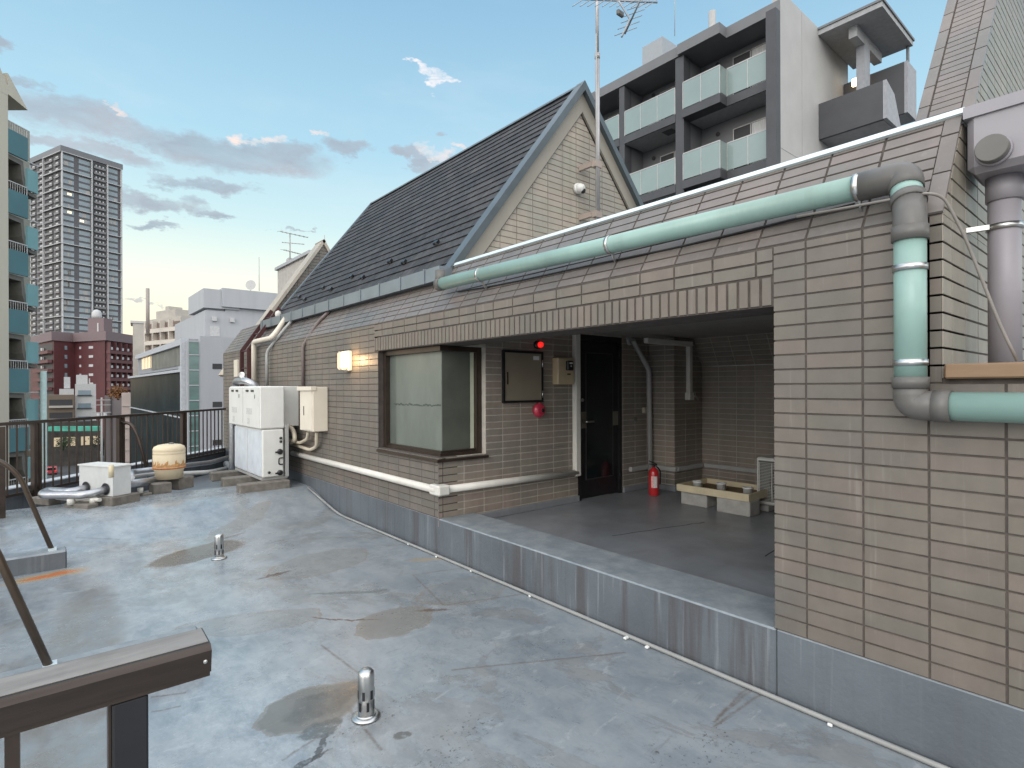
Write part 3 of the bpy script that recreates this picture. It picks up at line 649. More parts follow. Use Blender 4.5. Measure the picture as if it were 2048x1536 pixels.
mb = MB(); rake(mb, .037, .185, YG0-.045, YG0-.0); mb.build('rake_board', pm('beige_rake', (.30, .275, .23), .5, var=.06, sc=3), rf)
mb = MB(); rake(mb, .186, .20, YG0-.02, YG0-.0); mb.build('rake_joint', M_black, rf)
mb = MB(); mb.recalc = False; FG = Fr((0, YG0-.012, 0), (1, 0, 0), (0, 0, 1), (0, -1, 0)); a = apex(.195)
tri = [(AX-(AZ-.195/cL-GZ0+.05)/kL, GZ0-.05), (AX+(AZ-.195/cR-GZ0+.05)/kR, GZ0-.05), a]
mb.prism([(x, YG0-.011, z) for x, z in tri], (0, .01, 0), 1); g0 = onY(1064.8, 400, YG0).x
tiles(mb, FG, tri, .2262, .0655, g0, 2.5, d=.003, g=.007); mb.build('gable_wall', [M_tileG, pm('grout_taupe', (.20, .17, .14), .9)], bd)

# ============================================================ THINGS ON THE BUILDING
# big mint drain pipe
gp = thing('drain_pipe', 'large mint green drain pipe with dark grey elbows crossing the tiled slope', 'pipe', (2.58, .68, 1.4))
RP = .053
a0 = Vector((2.66, onX(885, 566, 2.66).y, 2.375)); a1 = Vector((2.665, .86, 2.318)); a2 = Vector((2.66, .70, 2.315))
VX, VY = 2.56, .655
b0 = Vector((VX+.035, VY+.01, 2.235)); v0 = Vector((VX, VY, 2.06)); v1 = Vector((VX, VY, 1.50)); c1 = Vector((VX, VY, 1.395)); h0 = Vector((VX, VY-.12, 1.395)); h1 = Vector((VX, -1.6, 1.38))
for nm, pts in (('pipe_run', [a0, a1]), ('pipe_run', [v0, v1]), ('pipe_run', [h0, h1])):
    mb = MB(); mb.tube(pts, RP, 24); mb.build(nm, M_green, gp)
mb = MB(); mb.tube([(2.638, .688, 2.262), (2.61, .672, 2.205)], RP+.001, 24); mb.build('pipe_stub', M_green, gp)
mb = MB(); mb.tube([a1+Vector((0, .0, 0)), Vector((2.665, .695, 2.318)), Vector((2.635, .685, 2.25))], RP+.007, 24, bend=.075); mb.build('elbow', M_elbow, gp)
mb = MB(); mb.tube([(2.615, .675, 2.215), (2.60, .667, 2.185)], RP+.008, 24); mb.tube([(2.60, .667, 2.19), (VX+.003, VY, 2.10), (VX, VY, 2.03)], RP+.003, 24, bend=.05); mb.tube([(VX, VY, 2.085), (VX, VY, 2.03)], RP+.008, 24); mb.build('elbow', M_elbow, gp)
mb = MB(); mb.tube([(VX, VY, 1.475), (VX, VY, 1.395), (VX, VY-.115, 1.395)], RP+.003, 24, bend=.10); mb.tube([(VX, VY, 1.505), (VX, VY, 1.462)], RP+.008, 24); mb.tube([(VX, VY-.075, 1.395), (VX, VY-.128, 1.395)], RP+.007, 24); mb.build('elbow', M_elbow, gp)
mb = MB(); mb.tube([a0+Vector((0, .05, .0)), a0+Vector((0, -.01, 0))], RP+.006, 24); mb.tube([a0+Vector((0, .03, 0)), a0+Vector((0, .03, .12))], .045, 16); mb.build('end_fitting', M_elbow, gp)
def clamp(c, ax, off, par):
    mb = MB(); ax = Vector(ax).normalized(); c = Vector(c)
    mb.lathe(c-ax*.012, [(RP+.001, 0), (RP+.005, 0), (RP+.005, .024), (RP+.001, .024)], ax, 24)
    o = Vector(off).normalized(); mb.bar(c+o*(RP+.002), c+o*(RP+.03), .02, .008, up=ax); mb.bar(c+o*(RP+.03), c+o*(RP+.045)+Vector((.03, 0, -.015)), .018, .006, up=ax)
    mb.build('clamp', M_steel, par)
for px, py in ((1718, 370), (1222, 487), (962, 552)):
    y = onX(px, py, 2.66).y; z = 2.318+(y-.86)/(a0.y-.86)*.057; clamp((2.662, y, z), (0, 1, 0), (.35, 0, -1), gp)
for z in (1.925, 1.56): clamp((VX, VY, z), (0, 0, 1), (1, 0, 0), gp)
# lavender gutter box with round cap and down pipe
gb = thing('gutter_box', 'lavender grey box gutter with round cap and thick down pipe behind low wall', 'gutter', (3.0, .3, 1.55))
X0 = 2.93; yR = onX(1934, 285, X0).y; ZT, ZB = onX(1934, 218, X0).z, onX(1934, 350, X0).z
mb = MB(); mb.box((X0, -3, ZB), (X0+.32, yR, ZT), bev=.025); mb.build('gutter_trough', M_lav, gb)
mb = MB(); mb.box((X0-.012, -3, ZT-.045), (X0+.33, yR+.008, ZT+.004)); mb.build('gutter_lip', M_lav, gb)
c = onX(1990, 303, X0); mb = MB(); mb.lathe((X0, c.y, c.z), [(0, -.06), (.050, -.06), (.053, -.056), (.053, 0)], (1, 0, 0), 32, 1); mb.lathe((X0+.0, c.y, c.z), [(.056, -.02), (.059, -.016), (.059, 0)], (1, 0, 0), 32); mb.build('round_cap', [M_lav, M_lav2], gb)
c = onX(2010, 500, X0+.16); mb = MB(); mb.tube([(c.x, c.y, 1.5), (c.x, c.y, ZB+.01)], .055, 28); mb.tube([(c.x, c.y, ZB-.10), (c.x, c.y, ZB+.005)], .062, 28); mb.build('down_pipe', M_lav, gb)
mb = MB(); zc = onX(2010, 455, X0+.16).z; mb.lathe((c.x, c.y, zc-.012), [(.056, 0), (.061, 0), (.061, .024), (.056, .024)], (0, 0, 1)); mb.bar((c.x-.05, c.y+.04, zc), (c.x-.06, YC, zc), .02, .02); mb.build('clamp', M_steel, gb)
# loose cable from the elbow down to the cap
mb = MB(); pts = [onX(1860, 385, 2.58), onX(1890, 395, 2.62), onX(1930, 470, 2.68), onX(1965, 560, 2.72), onX(2000, 650, 2.76), onX(2035, 722, 2.78)]
mb.tube([Vector((2.62, 1.1, 2.24))]+pts, .006, 8, bend=.12); solo(mb, 'cable', M_cable, 'thin grey cable drooping from the green pipe elbow to the stone cap', 'cable')
mb = MB(); P0 = [FM.p(y, v, .014) for y, v in ((.9, .16), (1.3, .145), (1.8, .135), (2.4, .15), (3.1, .155), (3.6, .17), (4.0, .20))]
mb.tube(P0, .006, 8, bend=.1); solo(mb, 'cable', M_black, 'black cable running over the mansard tiles beneath the green pipe', 'cable')

# wall lamp, lit
c = onX(700, 722, Wx); lp = thing('wall_lamp', 'lit warm white box lamp on the taupe tiled wall left of the window', 'wall lamp', c)
mb = MB(); mb.box((Wx-.05, c.y-.065, c.z-.115), (Wx, c.y+.065, c.z+.115), bev=.01); mb.box((Wx-.129, c.y-.012, c.z-.10), (Wx-.045, c.y+.012, c.z+.10)); mb.build('backplate', M_cream, lp)
for s in (-1, 1):
    mb = MB(); a, b = (c.y+.013, c.y+.065) if s > 0 else (c.y-.065, c.y-.013); mb.box((Wx-.125, a, c.z-.10), (Wx-.051, b, c.z+.10), bev=.018); mb.build('lamp_shade', M_lampw if s > 0 else M_lampc, lp)
pl = D.lights.new('lamp_glow', 'POINT'); pl.energy = 3.2; pl.color = (1, .62, .3); pl.shadow_soft_size = .05; plo = D.objects.new('bulb', pl); COL.objects.link(plo); plo.parent = lp; plo.location = (-.10, -.16, 0)
# red signal lamp
c = onY(1075, 690, YB); rl = thing('signal_lamp', 'glowing red dome signal lamp above the steel cabinet', 'alarm lamp', c)
mb = MB(); mb.lathe((c.x-.01, YB, c.z), [(.044, -.004), (.044, .02), (.034, .035)], (0, -1, 0)); mb.build('base', M_black, rl)
mb = MB(); mb.lathe((c.x, YB-.03, c.z), [(.029, 0), (.030, .02), (.026, .036), (.016, .046), (0.0, .05)], (0, -1, 0)); mb.build('dome', M_redl, rl)
# alarm bell
c = onY(1072, 820, YB); bl = thing('alarm_bell', 'round red fire alarm bell below the steel cabinet', 'bell', c)
mb = MB(); mb.lathe((c.x, YB, c.z), [(.055, 0), (.055, .03), (.072, .032), (.076, .045), (.07, .065), (.045, .085), (0, .09)], (0, -1, 0)); mb.build('gong', pm('bell_red', (.42, .03, .06), .35, coat=.3), bl)
mb = MB(); mb.lathe((c.x+.01, YB-.086, c.z), [(.02, 0), (.018, .012), (0, .013)], (0, -1, 0)); mb.build('hub', M_black, bl)
# steel cabinet
p, q = onY(1003, 700, YB), onY(1083, 804, YB)
cb = thing('steel_cabinet', 'brushed steel cabinet door in black frame on the entrance wall', 'cabinet', ((p.x+q.x)/2, YB, q.z))
mb = MB(); f = .022
for a, b in (((p.x, q.z), (p.x+f, p.z)), ((q.x-f, q.z), (q.x, p.z)), ((p.x+f, q.z), (q.x-f, q.z+f)), ((p.x+f, p.z-f), (q.x-f, p.z))): mb.box((a[0], YB-.03, a[1]), (b[0], YB+.0, b[1]))
mb.build('frame', M_black, cb)
mb = MB(); mb.box((p.x+f, YB-.02, q.z+f), (q.x-f, YB-.001, p.z-f)); dd = mb.build('door', M_brush, cb)
mb = MB(); mb.box((p.x+.05, YB-.026, 1.50), (p.x+.065, YB-.02, 1.62)); mb.build('handle', M_brown, dd)
mb = MB(); mb.box((q.x-.13, YB-.0215, p.z-.085), (q.x-.05, YB-.02, p.z-.045)); mb.build('sticker', M_label, dd)
for z in (q.z+.08, p.z-.12):
    mb = MB(); mb.tube([(q.x-.016, YB-.034, z-.035), (q.x-.016, YB-.034, z+.035)], .006); mb.build('hinge', M_steel, cb)
# electric meter box
p, q = onY(1104, 716, YB), onY(1141, 767, YB)
mt_ = thing('meter_box', 'cream box with black meter beside the white trunking', 'meter', ((p.x+q.x)/2, YB, q.z))
mb = MB(); mb.box((p.x, YB-.09, q.z-.01), (q.x-.035, YB-.001, p.z), bev=.008); mb.build('box', pm('meter_cream', (.50, .40, .26), .5), mt_)
mb = MB(); cx = (p.x+q.x)/2+.0; mb.box((cx-.03, YB-.125, p.z-.13), (cx+.06, YB-.09, p.z-.03), bev=.008); mb.build('meter_head', M_black, mt_)
mb = MB(); mb.box((cx-.005, YB-.128, p.z-.062), (cx+.04, YB-.1251, p.z-.045)); mb.lathe((cx+.018, YB-.125, p.z-.085), [(.008, 0), (.006, .004), (0, .005)], (0, -1, 0)); mb.build('meter_window', M_label, mt_)
mb = MB(); mb.box((cx-.005, YB-.0925, p.z-.175), (cx+.045, YB-.0905, p.z-.16)); mb.build('badge', M_brown, mt_)
# white trunking
tk = thing('pipe_trunking', 'white plastic trunking running round the window corner and up beside the door', 'trunking', (Wx, YB, .55))
zt = .585
mb = MB(); mb.tube([(Wx-.042, 4.11, zt), (Wx-.042, 7.75, zt)], .033, 16); mb.build('duct_run', M_pvc, tk)
zb0, zb1 = onY(880, 973, YB).z, onY(1146, 931, YB).z
mb = MB(); mb.tube([(Wx-.03, YB-.04, zt-.005), (4.36, YB-.04, zt-.025)], .033, 16); mb.build('duct_run', M_pvc, tk)
mb = MB(); mb.box((4.325, YB-.068, zt-.062), (4.40, YB-.008, 2.055), bev=.006); mb.build('duct_run', M_pvc, tk)
mb = MB(); mb.box((Wx-.068, YB-.11, zt-.045), (Wx+.05, YB-.007, zt+.042), bev=.012); mb.box((Wx-.0695, YB-.106, zt-.0465), (Wx-.008, YB+.05, zt+.0435), bev=.012); mb.build('corner_cover', M_pvc, tk)
# grey down pipe and cream tap pipe in the entrance
c = onY(1265, 685, YB-.05); pts = [Vector((c.x, YB, 2.02)), Vector((c.x, YB-.06, 2.02)), onY(1272, 692, YB-.06), onY(1298, 740, YB-.06), onY(1300, 940, YB-.06)]
dp = thing('down_pipe', 'grey bent down pipe on the wall between the door and the extinguisher', 'pipe', (pts[-1].x, YB-.06, .5))
mb = MB(); mb.tube(pts[1:], .030, 16, bend=.05); mb.build('pipe', M_pvcg, dp)
mb = MB(); mb.lathe((c.x, YB, 2.02), [(.055, 0), (.055, .02), (.04, .03)], (0, -1, 0)); mb.build('flange', M_pvcg, dp)
mb = MB(); p = onY(1289, 820, YB-.02); mb.box((p.x-.03, YB-.04, p.z-.035), (p.x+.03, YB, p.z+.03), bev=.006); solo(mb, 'switch_box', pm('switch_beige', (.4, .36, .28), .5), 'small beige switch box beside the grey down pipe', 'switch')
mb = MB(); p = onY(1270, 838, YB); mb.lathe((p.x, YB, p.z), [(.028, 0), (.028, .012), (0, .014)], (0, -1, 0)); solo(mb, 'door_stop', M_lav2, 'small round dark disc on the tiles right of the door', 'wall disc')
tp = thing('tap_pipe', 'cream square pipe hanging from the ceiling with a tap at its foot', 'pipe', tuple(onY(1376, 800, YP)))
p0, p1, p2 = onY(1290, 652, YP-.03), onY(1377, 651, YP-.03), onY(1377, 790, YP-.03)
zz = 1.955
mb = MB(); mb.box((5.1, YP-.07, zz), (p1.x+.04, YP-.01, zz+.06), bev=.006); mb.box((p1.x-.03, YP-.068, p2.z), (p1.x+.035, YP-.012, zz-.001), bev=.006); mb.build('duct', M_pvc, tp)
mb = MB(); mb.box((p1.x-.045, YP-.078, p2.z-.06), (p1.x+.05, YP-.004, p2.z+.03), bev=.006); mb.build('duct_end', M_pvc, tp)
mb = MB(); q = Vector((p1.x+.05, YP-.045, p2.z-.015)); mb.tube([q, q+Vector((.06, -.02, 0)), q+Vector((.085, -.03, -.05))], .011, 10, bend=.02); mb.bar(q+Vector((.045, -.015, .0)), q+Vector((.045, -.015, .045)), .012, .012, up=(1, 0, 0)); mb.bar(q+Vector((.02, -.015, .048)), q+Vector((.075, -.015, .048)), .012, .01); mb.build('tap', M_steel, tp)
# low grey trunking along the entrance walls
lk = thing('low_trunking', 'grey trunking low along the back walls of the entrance', 'trunking', (XP, YP, .4))
zl = .50
for a, b in (((5.28, YB-.055, zl-.025), (XP-.001, YB-.006, zl+.03)), ((XP-.055, YP-.05, zl-.025), (XP-.006, YB-.056, zl+.03)), ((XP-.005, YP-.055, zl-.025), (XC-.001, YP-.006, zl+.03)), ((XC-.055, 2.4, zl-.025), (XC-.006, YP-.056, zl+.03))):
    mb = MB(); mb.box(a, b, bev=.006); mb.build('duct_run', M_pvcg, lk)
# fire extinguisher
p = onZ(1307, 990, .24); fe = thing('fire_extinguisher', 'red fire extinguisher standing on the dark entrance floor', 'extinguisher', p)
x, y, z = p; mb = MB(); mb.lathe(p, [(.052, 0), (.058, .01), (.058, .25), (.05, .285), (.022, .31), (.016, .32)], seg=24); mb.build('cylinder', M_red, fe)
mb = MB(); 
i0 = []
for s in range(9):
    an = math.atan2(-.76, -.65)+(-.75+s*.15); i0.append((x+.0588*math.cos(an), y+.0588*math.sin(an)))
for s in range(8): mb.face([(*i0[s], z+.09), (*i0[s+1], z+.09), (*i0[s+1], z+.22), (*i0[s], z+.22)], 0 if s < 4 else 1)
mb.build('label_sheet', [pm('ext_label', (.75, .42, .40), .5, var=.3, sc=60), M_label], fe)
mb = MB(); mb.tube([(x, y, z+.315), (x, y, z+.345)], .014, 10); mb.bar((x+.03, y-.02, z+.35), (x-.05, y+.03, z+.39), .014, .01); mb.bar((x+.03, y-.02, z+.345), (x-.05, y+.03, z+.355), .014, .008); mb.build('valve', M_black, fe)
mb = MB(); mb.tube([(x+.02, y-.01, z+.335), (x+.07, y-.04, z+.28), (x+.068, y-.035, z+.12)], .009, 8, bend=.04); mb.build('hose', M_black, fe)
# tray on blocks
tr = thing('drain_tray', 'shallow cream tray with white caps in it resting on concrete blocks', 'tray', (5.38, 2.98, .385))
x0, x1, y0, y1, zt0, zt1 = 5.08, 5.66, 2.58, 3.36, .385, .455
mb = MB(); mb.box((x0, y0, zt0), (x1, y1, zt0+.015)); [mb.box(a, b) for a, b in (((x0, y0, zt0+.016), (x0+.022, y1, zt1)), ((x1-.022, y0, zt0+.016), (x1, y1, zt1)), ((x0+.023, y0, zt0+.016), (x1-.023, y0+.022, zt1)), ((x0+.023, y1-.022, zt0+.016), (x1-.023, y1, zt1)))]
mb.build('tray_body', M_yel, tr)
mb = MB(); mb.box((x0+.03, y0+.03, zt0+.0155), (x1-.03, y1-.03, zt0+.019)); mb.build('silt', pm('silt', (.17, .12, .07), .8, var=.4), tr)
for (cx, cy) in ((5.22, 3.20), (5.30, 2.98), (5.26, 2.68)):
    mb = MB(); mb.lathe((cx, cy, zt0+.02), [(.045, 0), (.045, .07), (.05, .07), (.05, .085), (.03, .087), (.03, .075), (0, .075)]); mb.build('drain_cap', M_label, tr)
def block(x, y, sx, sy, z0, z1, lab, mat=None, rot=0, group='concrete blocks under the drain tray', name='concrete_block'):
    mb = MB(); mb.box((-sx/2, -sy/2, 0), (sx/2, sy/2, z1-z0), bev=.008)
    M = Matrix.Rotation(rot, 4, 'Z'); mb.v = [M @ v+Vector((x, y, z0)) for v in mb.v]
    return solo(mb, name, mat or M_conc, lab, 'block', group, loc=(x, y, z0))
block(5.24, 3.20, .20, .30, .24, .384, 'pale concrete block under the far end of the cream tray', M_concL)
block(5.18, 2.74, .20, .34, .24, .384, 'pale concrete block under the near end of the cream tray', M_concL)
# AC outdoor unit
ac = thing('ac_outdoor_unit', 'white air conditioner outdoor unit half hidden by the tiled pillar', 'air conditioner', (5.6, 2.35, .28))
mb = MB(); mb.box((5.47, 1.98, .30), (5.75, 2.70, .765), bev=.014); mb.build('casing', M_white, ac)
mb = MB(); mb.box((5.463, 2.01, .335), (5.4695, 2.675, .735)); mb.build('grille_recess', pm('grille_dark', (.10, .105, .10), .6), ac)
mb = MB()
for i in range(26): z = .345+i*.0148; mb.box((5.452, 2.02, z), (5.457, 2.67, z+.0025))
for i in range(6): y = 2.03+i*.125; mb.box((5.447, y, .345), (5.452, y+.006, .72))
mb.build('fan_grille', M_pvc, ac)
mb = MB(); mb.lathe((5.4625, 2.36, .535), [(0, .0015), (.20, .0015), (.205, 0)], (-1, 0, 0), 40); mb.build('fan_opening', M_black, ac)
block(5.58, 2.62, .30, .12, .24, .299, 'pale concrete foot under the air conditioner', M_concL, group='concrete feet')

# dome camera
c = onY(1155, 378, YG0-.02); dc = thing('dome_camera', 'white dome security camera on the beige gable wall', 'camera', c)
mb = MB(); mb.lathe(c, [(.062, 0), (.062, .03), (.05, .04)], (0, -1, 0)); mb.build('mount', M_white, dc)
mb = MB(); d = Vector((.35, -1, -.35)).normalized(); mb.lathe(c+Vector((0, -.035, 0)), [(.052, -.02), (.056, .01), (.05, .045), (.032, .066), (0, .076)], d); mb.build('housing', M_white, dc)
mb = MB(); mb.lathe(c+Vector((.022, -.075, -.035)), [(.034, 0), (.03, .016), (.016, .026), (0, .028)], Vector((.3, -1, -.8)).normalized()); mb.build('lens', M_black, dc)
# antenna mast
yM = YG0-.22; c = onY(1197, 440, yM); mt2 = onY(1203, -90, yM)
am = thing('tv_antenna_mast', 'tall white mast with fishbone television antennas clamped to the gable', 'antenna', c)
mb = MB(); mb.tube([c, Vector((c.x, yM, c.z+1.9))], .026, 14); mb.tube([Vector((c.x, yM, c.z+1.85)), Vector((c.x, yM, mt2.z))], .020, 12); mb.lathe((c.x, yM, c.z+1.84), [(.03, 0), (.03, .06)]); mb.build('mast', pm('mast_grey', (.42, .40, .40), .4, .4), am)
for py in (430, 330):
    z = onY(1197, py, yM).z; mb = MB(); mb.box((c.x-.075, yM-.03, z-.035), (c.x+.04, yM+.02, z+.035)); mb.box((c.x-.095, yM+.02, z-.03), (c.x-.06, YG0-.015, z+.03)); mb.bar((c.x+.04, yM-.01, z), (c.x+.075, yM-.02, z-.01), .008, .008); mb.build('bracket', pm('bracket_beige', (.35, .29, .25), .5), am)
mb = MB(); mb.tube([(c.x-.042, yM-.02, c.z-.02), (c.x-.04, yM-.02, c.z+2.1)], .008, 8); mb.build('coax', M_pvcg, am)
def yagi(px0, py0, px1, py1, n, ln, tilt):
    mb = MB(); a, b = onY(px0, py0, yM-.03), onY(px1, py1, yM-.03)
    b = Vector((b.x, yM-.45, b.z)); mb.tube([a, b], .011, 8); d = (b-a); e = Vector((tilt[0], tilt[1], tilt[2])).normalized()
    for i in range(n):
        p = a+d*(i+.4)/n; L = ln*(1-.25*i/n); mb.tube([p-e*L/2, p+e*L/2], .005, 6)
    mb.build('antenna_boom', pm('antenna_alu', (.33, .35, .37), .4, .5), am)
yagi(1165, -2, 1258, 42, 11, .42, (.72, -.1, .62))
yagi(1252, 68, 1240, 5, 8, .34, (.8, -.3, .45))
mb = MB(); p, q = onY(1258, 42, yM-.4), onY(1250, 75, yM-.4); mb.tube([onY(1240, 2, yM-.4), onY(1262, 38, yM-.4), onY(1246, 74, yM-.4)], .010, 8); mb.build('reflector', pm('antenna_alu', (.33, .35, .37)), am)
mb = MB(); p = onY(1243, 27, yM-.35); mb.box((p.x-.05, p.y-.02, p.z-.03), (p.x+.05, p.y+.02, p.z+.03), bev=.01); mb.build('junction_box', M_lav2, am)

# ---------------- pipes and ladder on the far part of the wall
ld = thing('roof_ladder', 'dark red steel ladder bent over the mansard at the far end of the wall', 'ladder', tuple(onX(490, 770, Wx-.1)))
ya, yb = onX(484, 760, Wx-.12).y, onX(498, 760, Wx-.12).y
for y in (ya, yb):
    mb = MB(); mb.bar((Wx-.12, y, 1.05), (Wx-.12, y, 2.10), .03, .06, up=(1, 0, 0)); mb.bar((Wx-.12, y, 2.09), (Wx+.36, y, 2.80), .03, .06, up=(-1, 0, .5)); mb.build('rail', M_dkred, ld)
for z in (1.2, 1.5, 1.8, 2.08):
    mb = MB(); mb.tube([(Wx-.12, ya, z), (Wx-.12, yb, z)], .012, 8); mb.build('rung', M_dkred, ld)
for k in (.4, .8):
    mb = MB(); mb.tube([(Wx-.12+.48*k, ya, 2.09+.71*k), (Wx-.12+.48*k, yb, 2.09+.71*k)], .012, 8); mb.build('rung', M_dkred, ld)
XW = Wx-.07
mb = MB(); mb.tube([onX(508, 772, XW), onX(508, 684, XW), onX(543, 676, XW), FM.p(onX(556, 655, XW+.1).y, .2, .09), FM.p(onX(556, 655, XW+.1).y+.05, .42, .09)], .038, 14, bend=.08); solo(mb, 'wall_pipe', M_cream, 'thick cream pipe elbowed under the gutter beside the red ladder', 'pipe')
mb = MB(); mb.tube([onX(534, 772, XW), onX(534, 703, XW), FM.p(onX(548, 670, XW).y, .22, .05), FM.p(onX(552, 655, XW).y, .45, .05)], .022, 12, bend=.08); solo(mb, 'wall_pipe', M_pvcg, 'thinner grey pipe bent over the mansard right of the cream pipe', 'pipe')
mb = MB(); mb.tube([onX(606, 772, Wx-.03), onX(606, 692, Wx-.03), FM.p(onX(622, 660, Wx).y, .24, .03), FM.p(onX(632, 645, Wx).y, .42, .03)], .022, 10, bend=.05); solo(mb, 'conduit', pm('taupe_conduit', (.17, .135, .125), .5), 'taupe conduit climbing from the cream box to the eaves', 'pipe')
mb = MB(); p = onX(475, 740, Wx); mb.box((Wx-.03, p.y-.12, p.z-.12), (Wx, p.y+.12, p.z+.18)); solo(mb, 'wall_hatch', M_cream, 'small cream hatch at the far end of the tiled wall', 'hatch')
p = FM.p(9.3, .5, .05); mb = MB(); mb.lathe(onX(557, 628, 2.9), [(.035, -.08), (.05, 0), (.04, .035), (.0, .06)], (0, 0, 1)); solo(mb, 'roof_vent', M_pvc, 'small white vent cap tucked beside the far end of the gutter', 'roof vent')

# ---------------- heat pump units
for k, (y0, y1, lab) in enumerate(((7.42, 8.155, 'upper white boiler cabinet nearer the viewer, stacked on a lower unit'), (8.165, 8.90, 'upper white boiler cabinet at the far end of the stack'))):
    t = thing('boiler_cabinet', lab, 'boiler', (2.24, (y0+y1)/2, .95), group='upper white boiler cabinets')
    mb = MB(); mb.box((2.09, y0, .952), (2.40, y1, 1.50), bev=.016); mb.build('casing', M_white, t)
    mb = MB(); mb.box((2.082, y0+.012, .965), (2.0895, y1-.012, 1.485), bev=.003); mb.build('front_panel', M_white, t)
    for q in (.30, .62):
        mb = MB(); mb.box((2.076, y0+q*.735, 1.425), (2.0815, y0+q*.735+.12, 1.452)); mb.build('vent_slot', M_black, t)
    mb = MB(); mb.box((2.078, y0+.17, 1.34), (2.0815, y0+.185, 1.39)); mb.build('latch', M_black, t)
    mb = MB(); mb.box((2.0795, y0+.30, 1.13), (2.0815, y0+.56, 1.21)); mb.build('rating_label', pm('faded_label', (.52, .52, .50), .5, var=.3, sc=60), t)
    mb = MB(); mb.box((2.0795, y0+.42, 1.0), (2.0815, y0+.52, 1.08)); mb.build('rating_label', pm('faded_label', (.52, .52, .50)), t)
for k, (y0, y1, lab) in enumerate(((7.42, 8.06, 'lower white water heater with black pipe ports on its side'), (8.07, 8.72, 'lower white water heater at the far end, behind the first'))):
    t = thing('water_heater', lab, 'water heater', (2.25, (y0+y1)/2, .33), group='lower white water heaters')
    mb = MB(); mb.box((2.12, y0, .335), (2.385, y1, .945), bev=.014); mb.build('casing', M_white, t)
    mb = MB(); mb.box((2.113, y0+.012, .35), (2.1195, y1-.012, .93), bev=.003); mb.build('front_panel', pm('cool_white_panel', (.60, .64, .68), .3), t)
    if k == 0:
        for (x, z, r) in ((2.345, .83, .016), (2.345, .785, .016), (2.335, .655, .035), (2.20, .40, .016), (2.335, .385, .035)):
            mb = MB(); mb.lathe((x, y0, z), [(r, 0), (r, .02), (r*.5, .03), (0, .03)], (0, -1, 0), 18); mb.build('pipe_port', M_black, t)
        mb = MB(); mb.tube([(2.37, y0-.01, .575), (2.32, y0-.01, .575), (2.32, y0-.01, .49), (2.37, y0-.01, .49)], .008, 8, bend=.04); mb.build('handle', M_black, t)
        for z in (.655, .385):
            mb = MB(); mb.bar((2.335, y0-.03, z), (2.27, y0-.03, z-.002), .014, .02); mb.build('valve_lever', M_black, t)
st = thing('support_frame', 'grey galvanised steel upright behind the water heaters', 'frame', (2.42, 7.40, .33))
for y in (7.40, 8.9):
    mb = MB(); mb.box((2.402, y, .33), (2.44, y+.04, 1.0)); mb.build('upright', M_pvcg, st)
mb = MB(); mb.box((2.12, 7.45, .300), (2.44, 8.72, .332)); mb.build('base_rail', M_pvcg, st)
for (x, y, sx, sy, lab) in ((2.12, 7.36, .60, .16, 'nearest concrete sleeper under the water heaters'), (2.10, 8.02, .62, .16, 'middle concrete sleeper under the water heaters'), (2.10, 8.66, .62, .16, 'farthest concrete sleeper under the water heaters')):
    mb = MB(); z0 = deckz(x, y)-.02; mb.box((x-sx/2, y-sy/2, z0), (x+sx/2, y+sy/2, .299), bev=.01); solo(mb, 'concrete_sleeper', M_conc, lab, 'sleeper', 'concrete sleepers under the heaters')
wb = thing('wall_box', 'tall white box on the wall right behind the boiler cabinets', 'junction box', (2.55, 7.78, .96))
mb = MB(); mb.box((2.44, 7.60, .965), (2.643, 7.97, 1.50), bev=.006); mb.build('casing', M_white, wb)
mb = MB(); mb.box((2.433, 7.61, .975), (2.4395, 7.96, 1.49)); mb.build('door', M_white, wb); mb = MB(); mb.box((2.428, 7.64, 1.40), (2.4325, 7.655, 1.44)); mb.build('latch', M_black, wb)
wb = thing('wall_box', 'cream metal box with a slotted door hanging nearest the wall lamp', 'junction box', (2.55, 6.82, .95))
mb = MB(); mb.box((2.46, 6.60, .95), (2.643, 7.04, 1.485), bev=.006); mb.build('casing', M_cream, wb)
mb = MB(); mb.box((2.452, 6.62, .965), (2.4595, 6.93, 1.44), bev=.002); mb.build('door', M_cream, wb)
mb = MB(); mb.box((2.43, 6.59, 1.44), (2.50, 7.06, 1.490), bev=.004); mb.build('lid', M_cream, wb); mb = MB(); mb.box((2.447, 6.87, 1.14), (2.4515, 6.885, 1.25)); mb.build('handle', M_black, wb)
for nm, pts, r, lab in (('conduit', [onX(633, 864, Wx-.10), onX(633, 893, Wx-.05), onX(620, 900, Wx-.05), onX(578, 886, Wx-.05)], .022, 'lower cream conduit looping from the cream box to the water heaters'),
                        ('conduit', [onX(616, 864, Wx-.09), onX(614, 878, Wx-.08), onX(600, 886, Wx-.08), onX(578, 880, Wx-.08)], .02, 'upper cream conduit curling from the cream box'),
                        ('conduit', [onX(578, 851, Wx-.12), onX(587, 862, Wx-.12), onX(590, 880, Wx-.12), onX(574, 888, Wx-.12)], .03, 'thick cream conduit dropping behind the white box')):
    mb = MB(); mb.tube(pts, r, 10, bend=.07); solo(mb, nm, pm('cream_conduit', (.52, .46, .36), .5), lab, 'conduit')
mb = MB(); mb.tube([(2.2, 9.0, 1.30), (2.2, 9.0, 1.58), (2.2, 8.45, 1.58), (2.32, 8.35, 1.50)], .05, 14, bend=.1); solo(mb, 'insulated_pipe', M_alum, 'silver lagged pipe arching over the top of the boiler cabinets', 'pipe')
mb = MB(); mb.tube([onZ(452, 930, .22)+Vector((0, 0, .02)), Vector((2.18, 9.12, .27)), Vector((2.18, 9.12, 1.15)), Vector((2.3, 9.0, 1.15))], .048, 14, bend=.1); solo(mb, 'insulated_pipe', M_alum, 'silver lagged pipe rising at the far side of the water heaters', 'pipe')
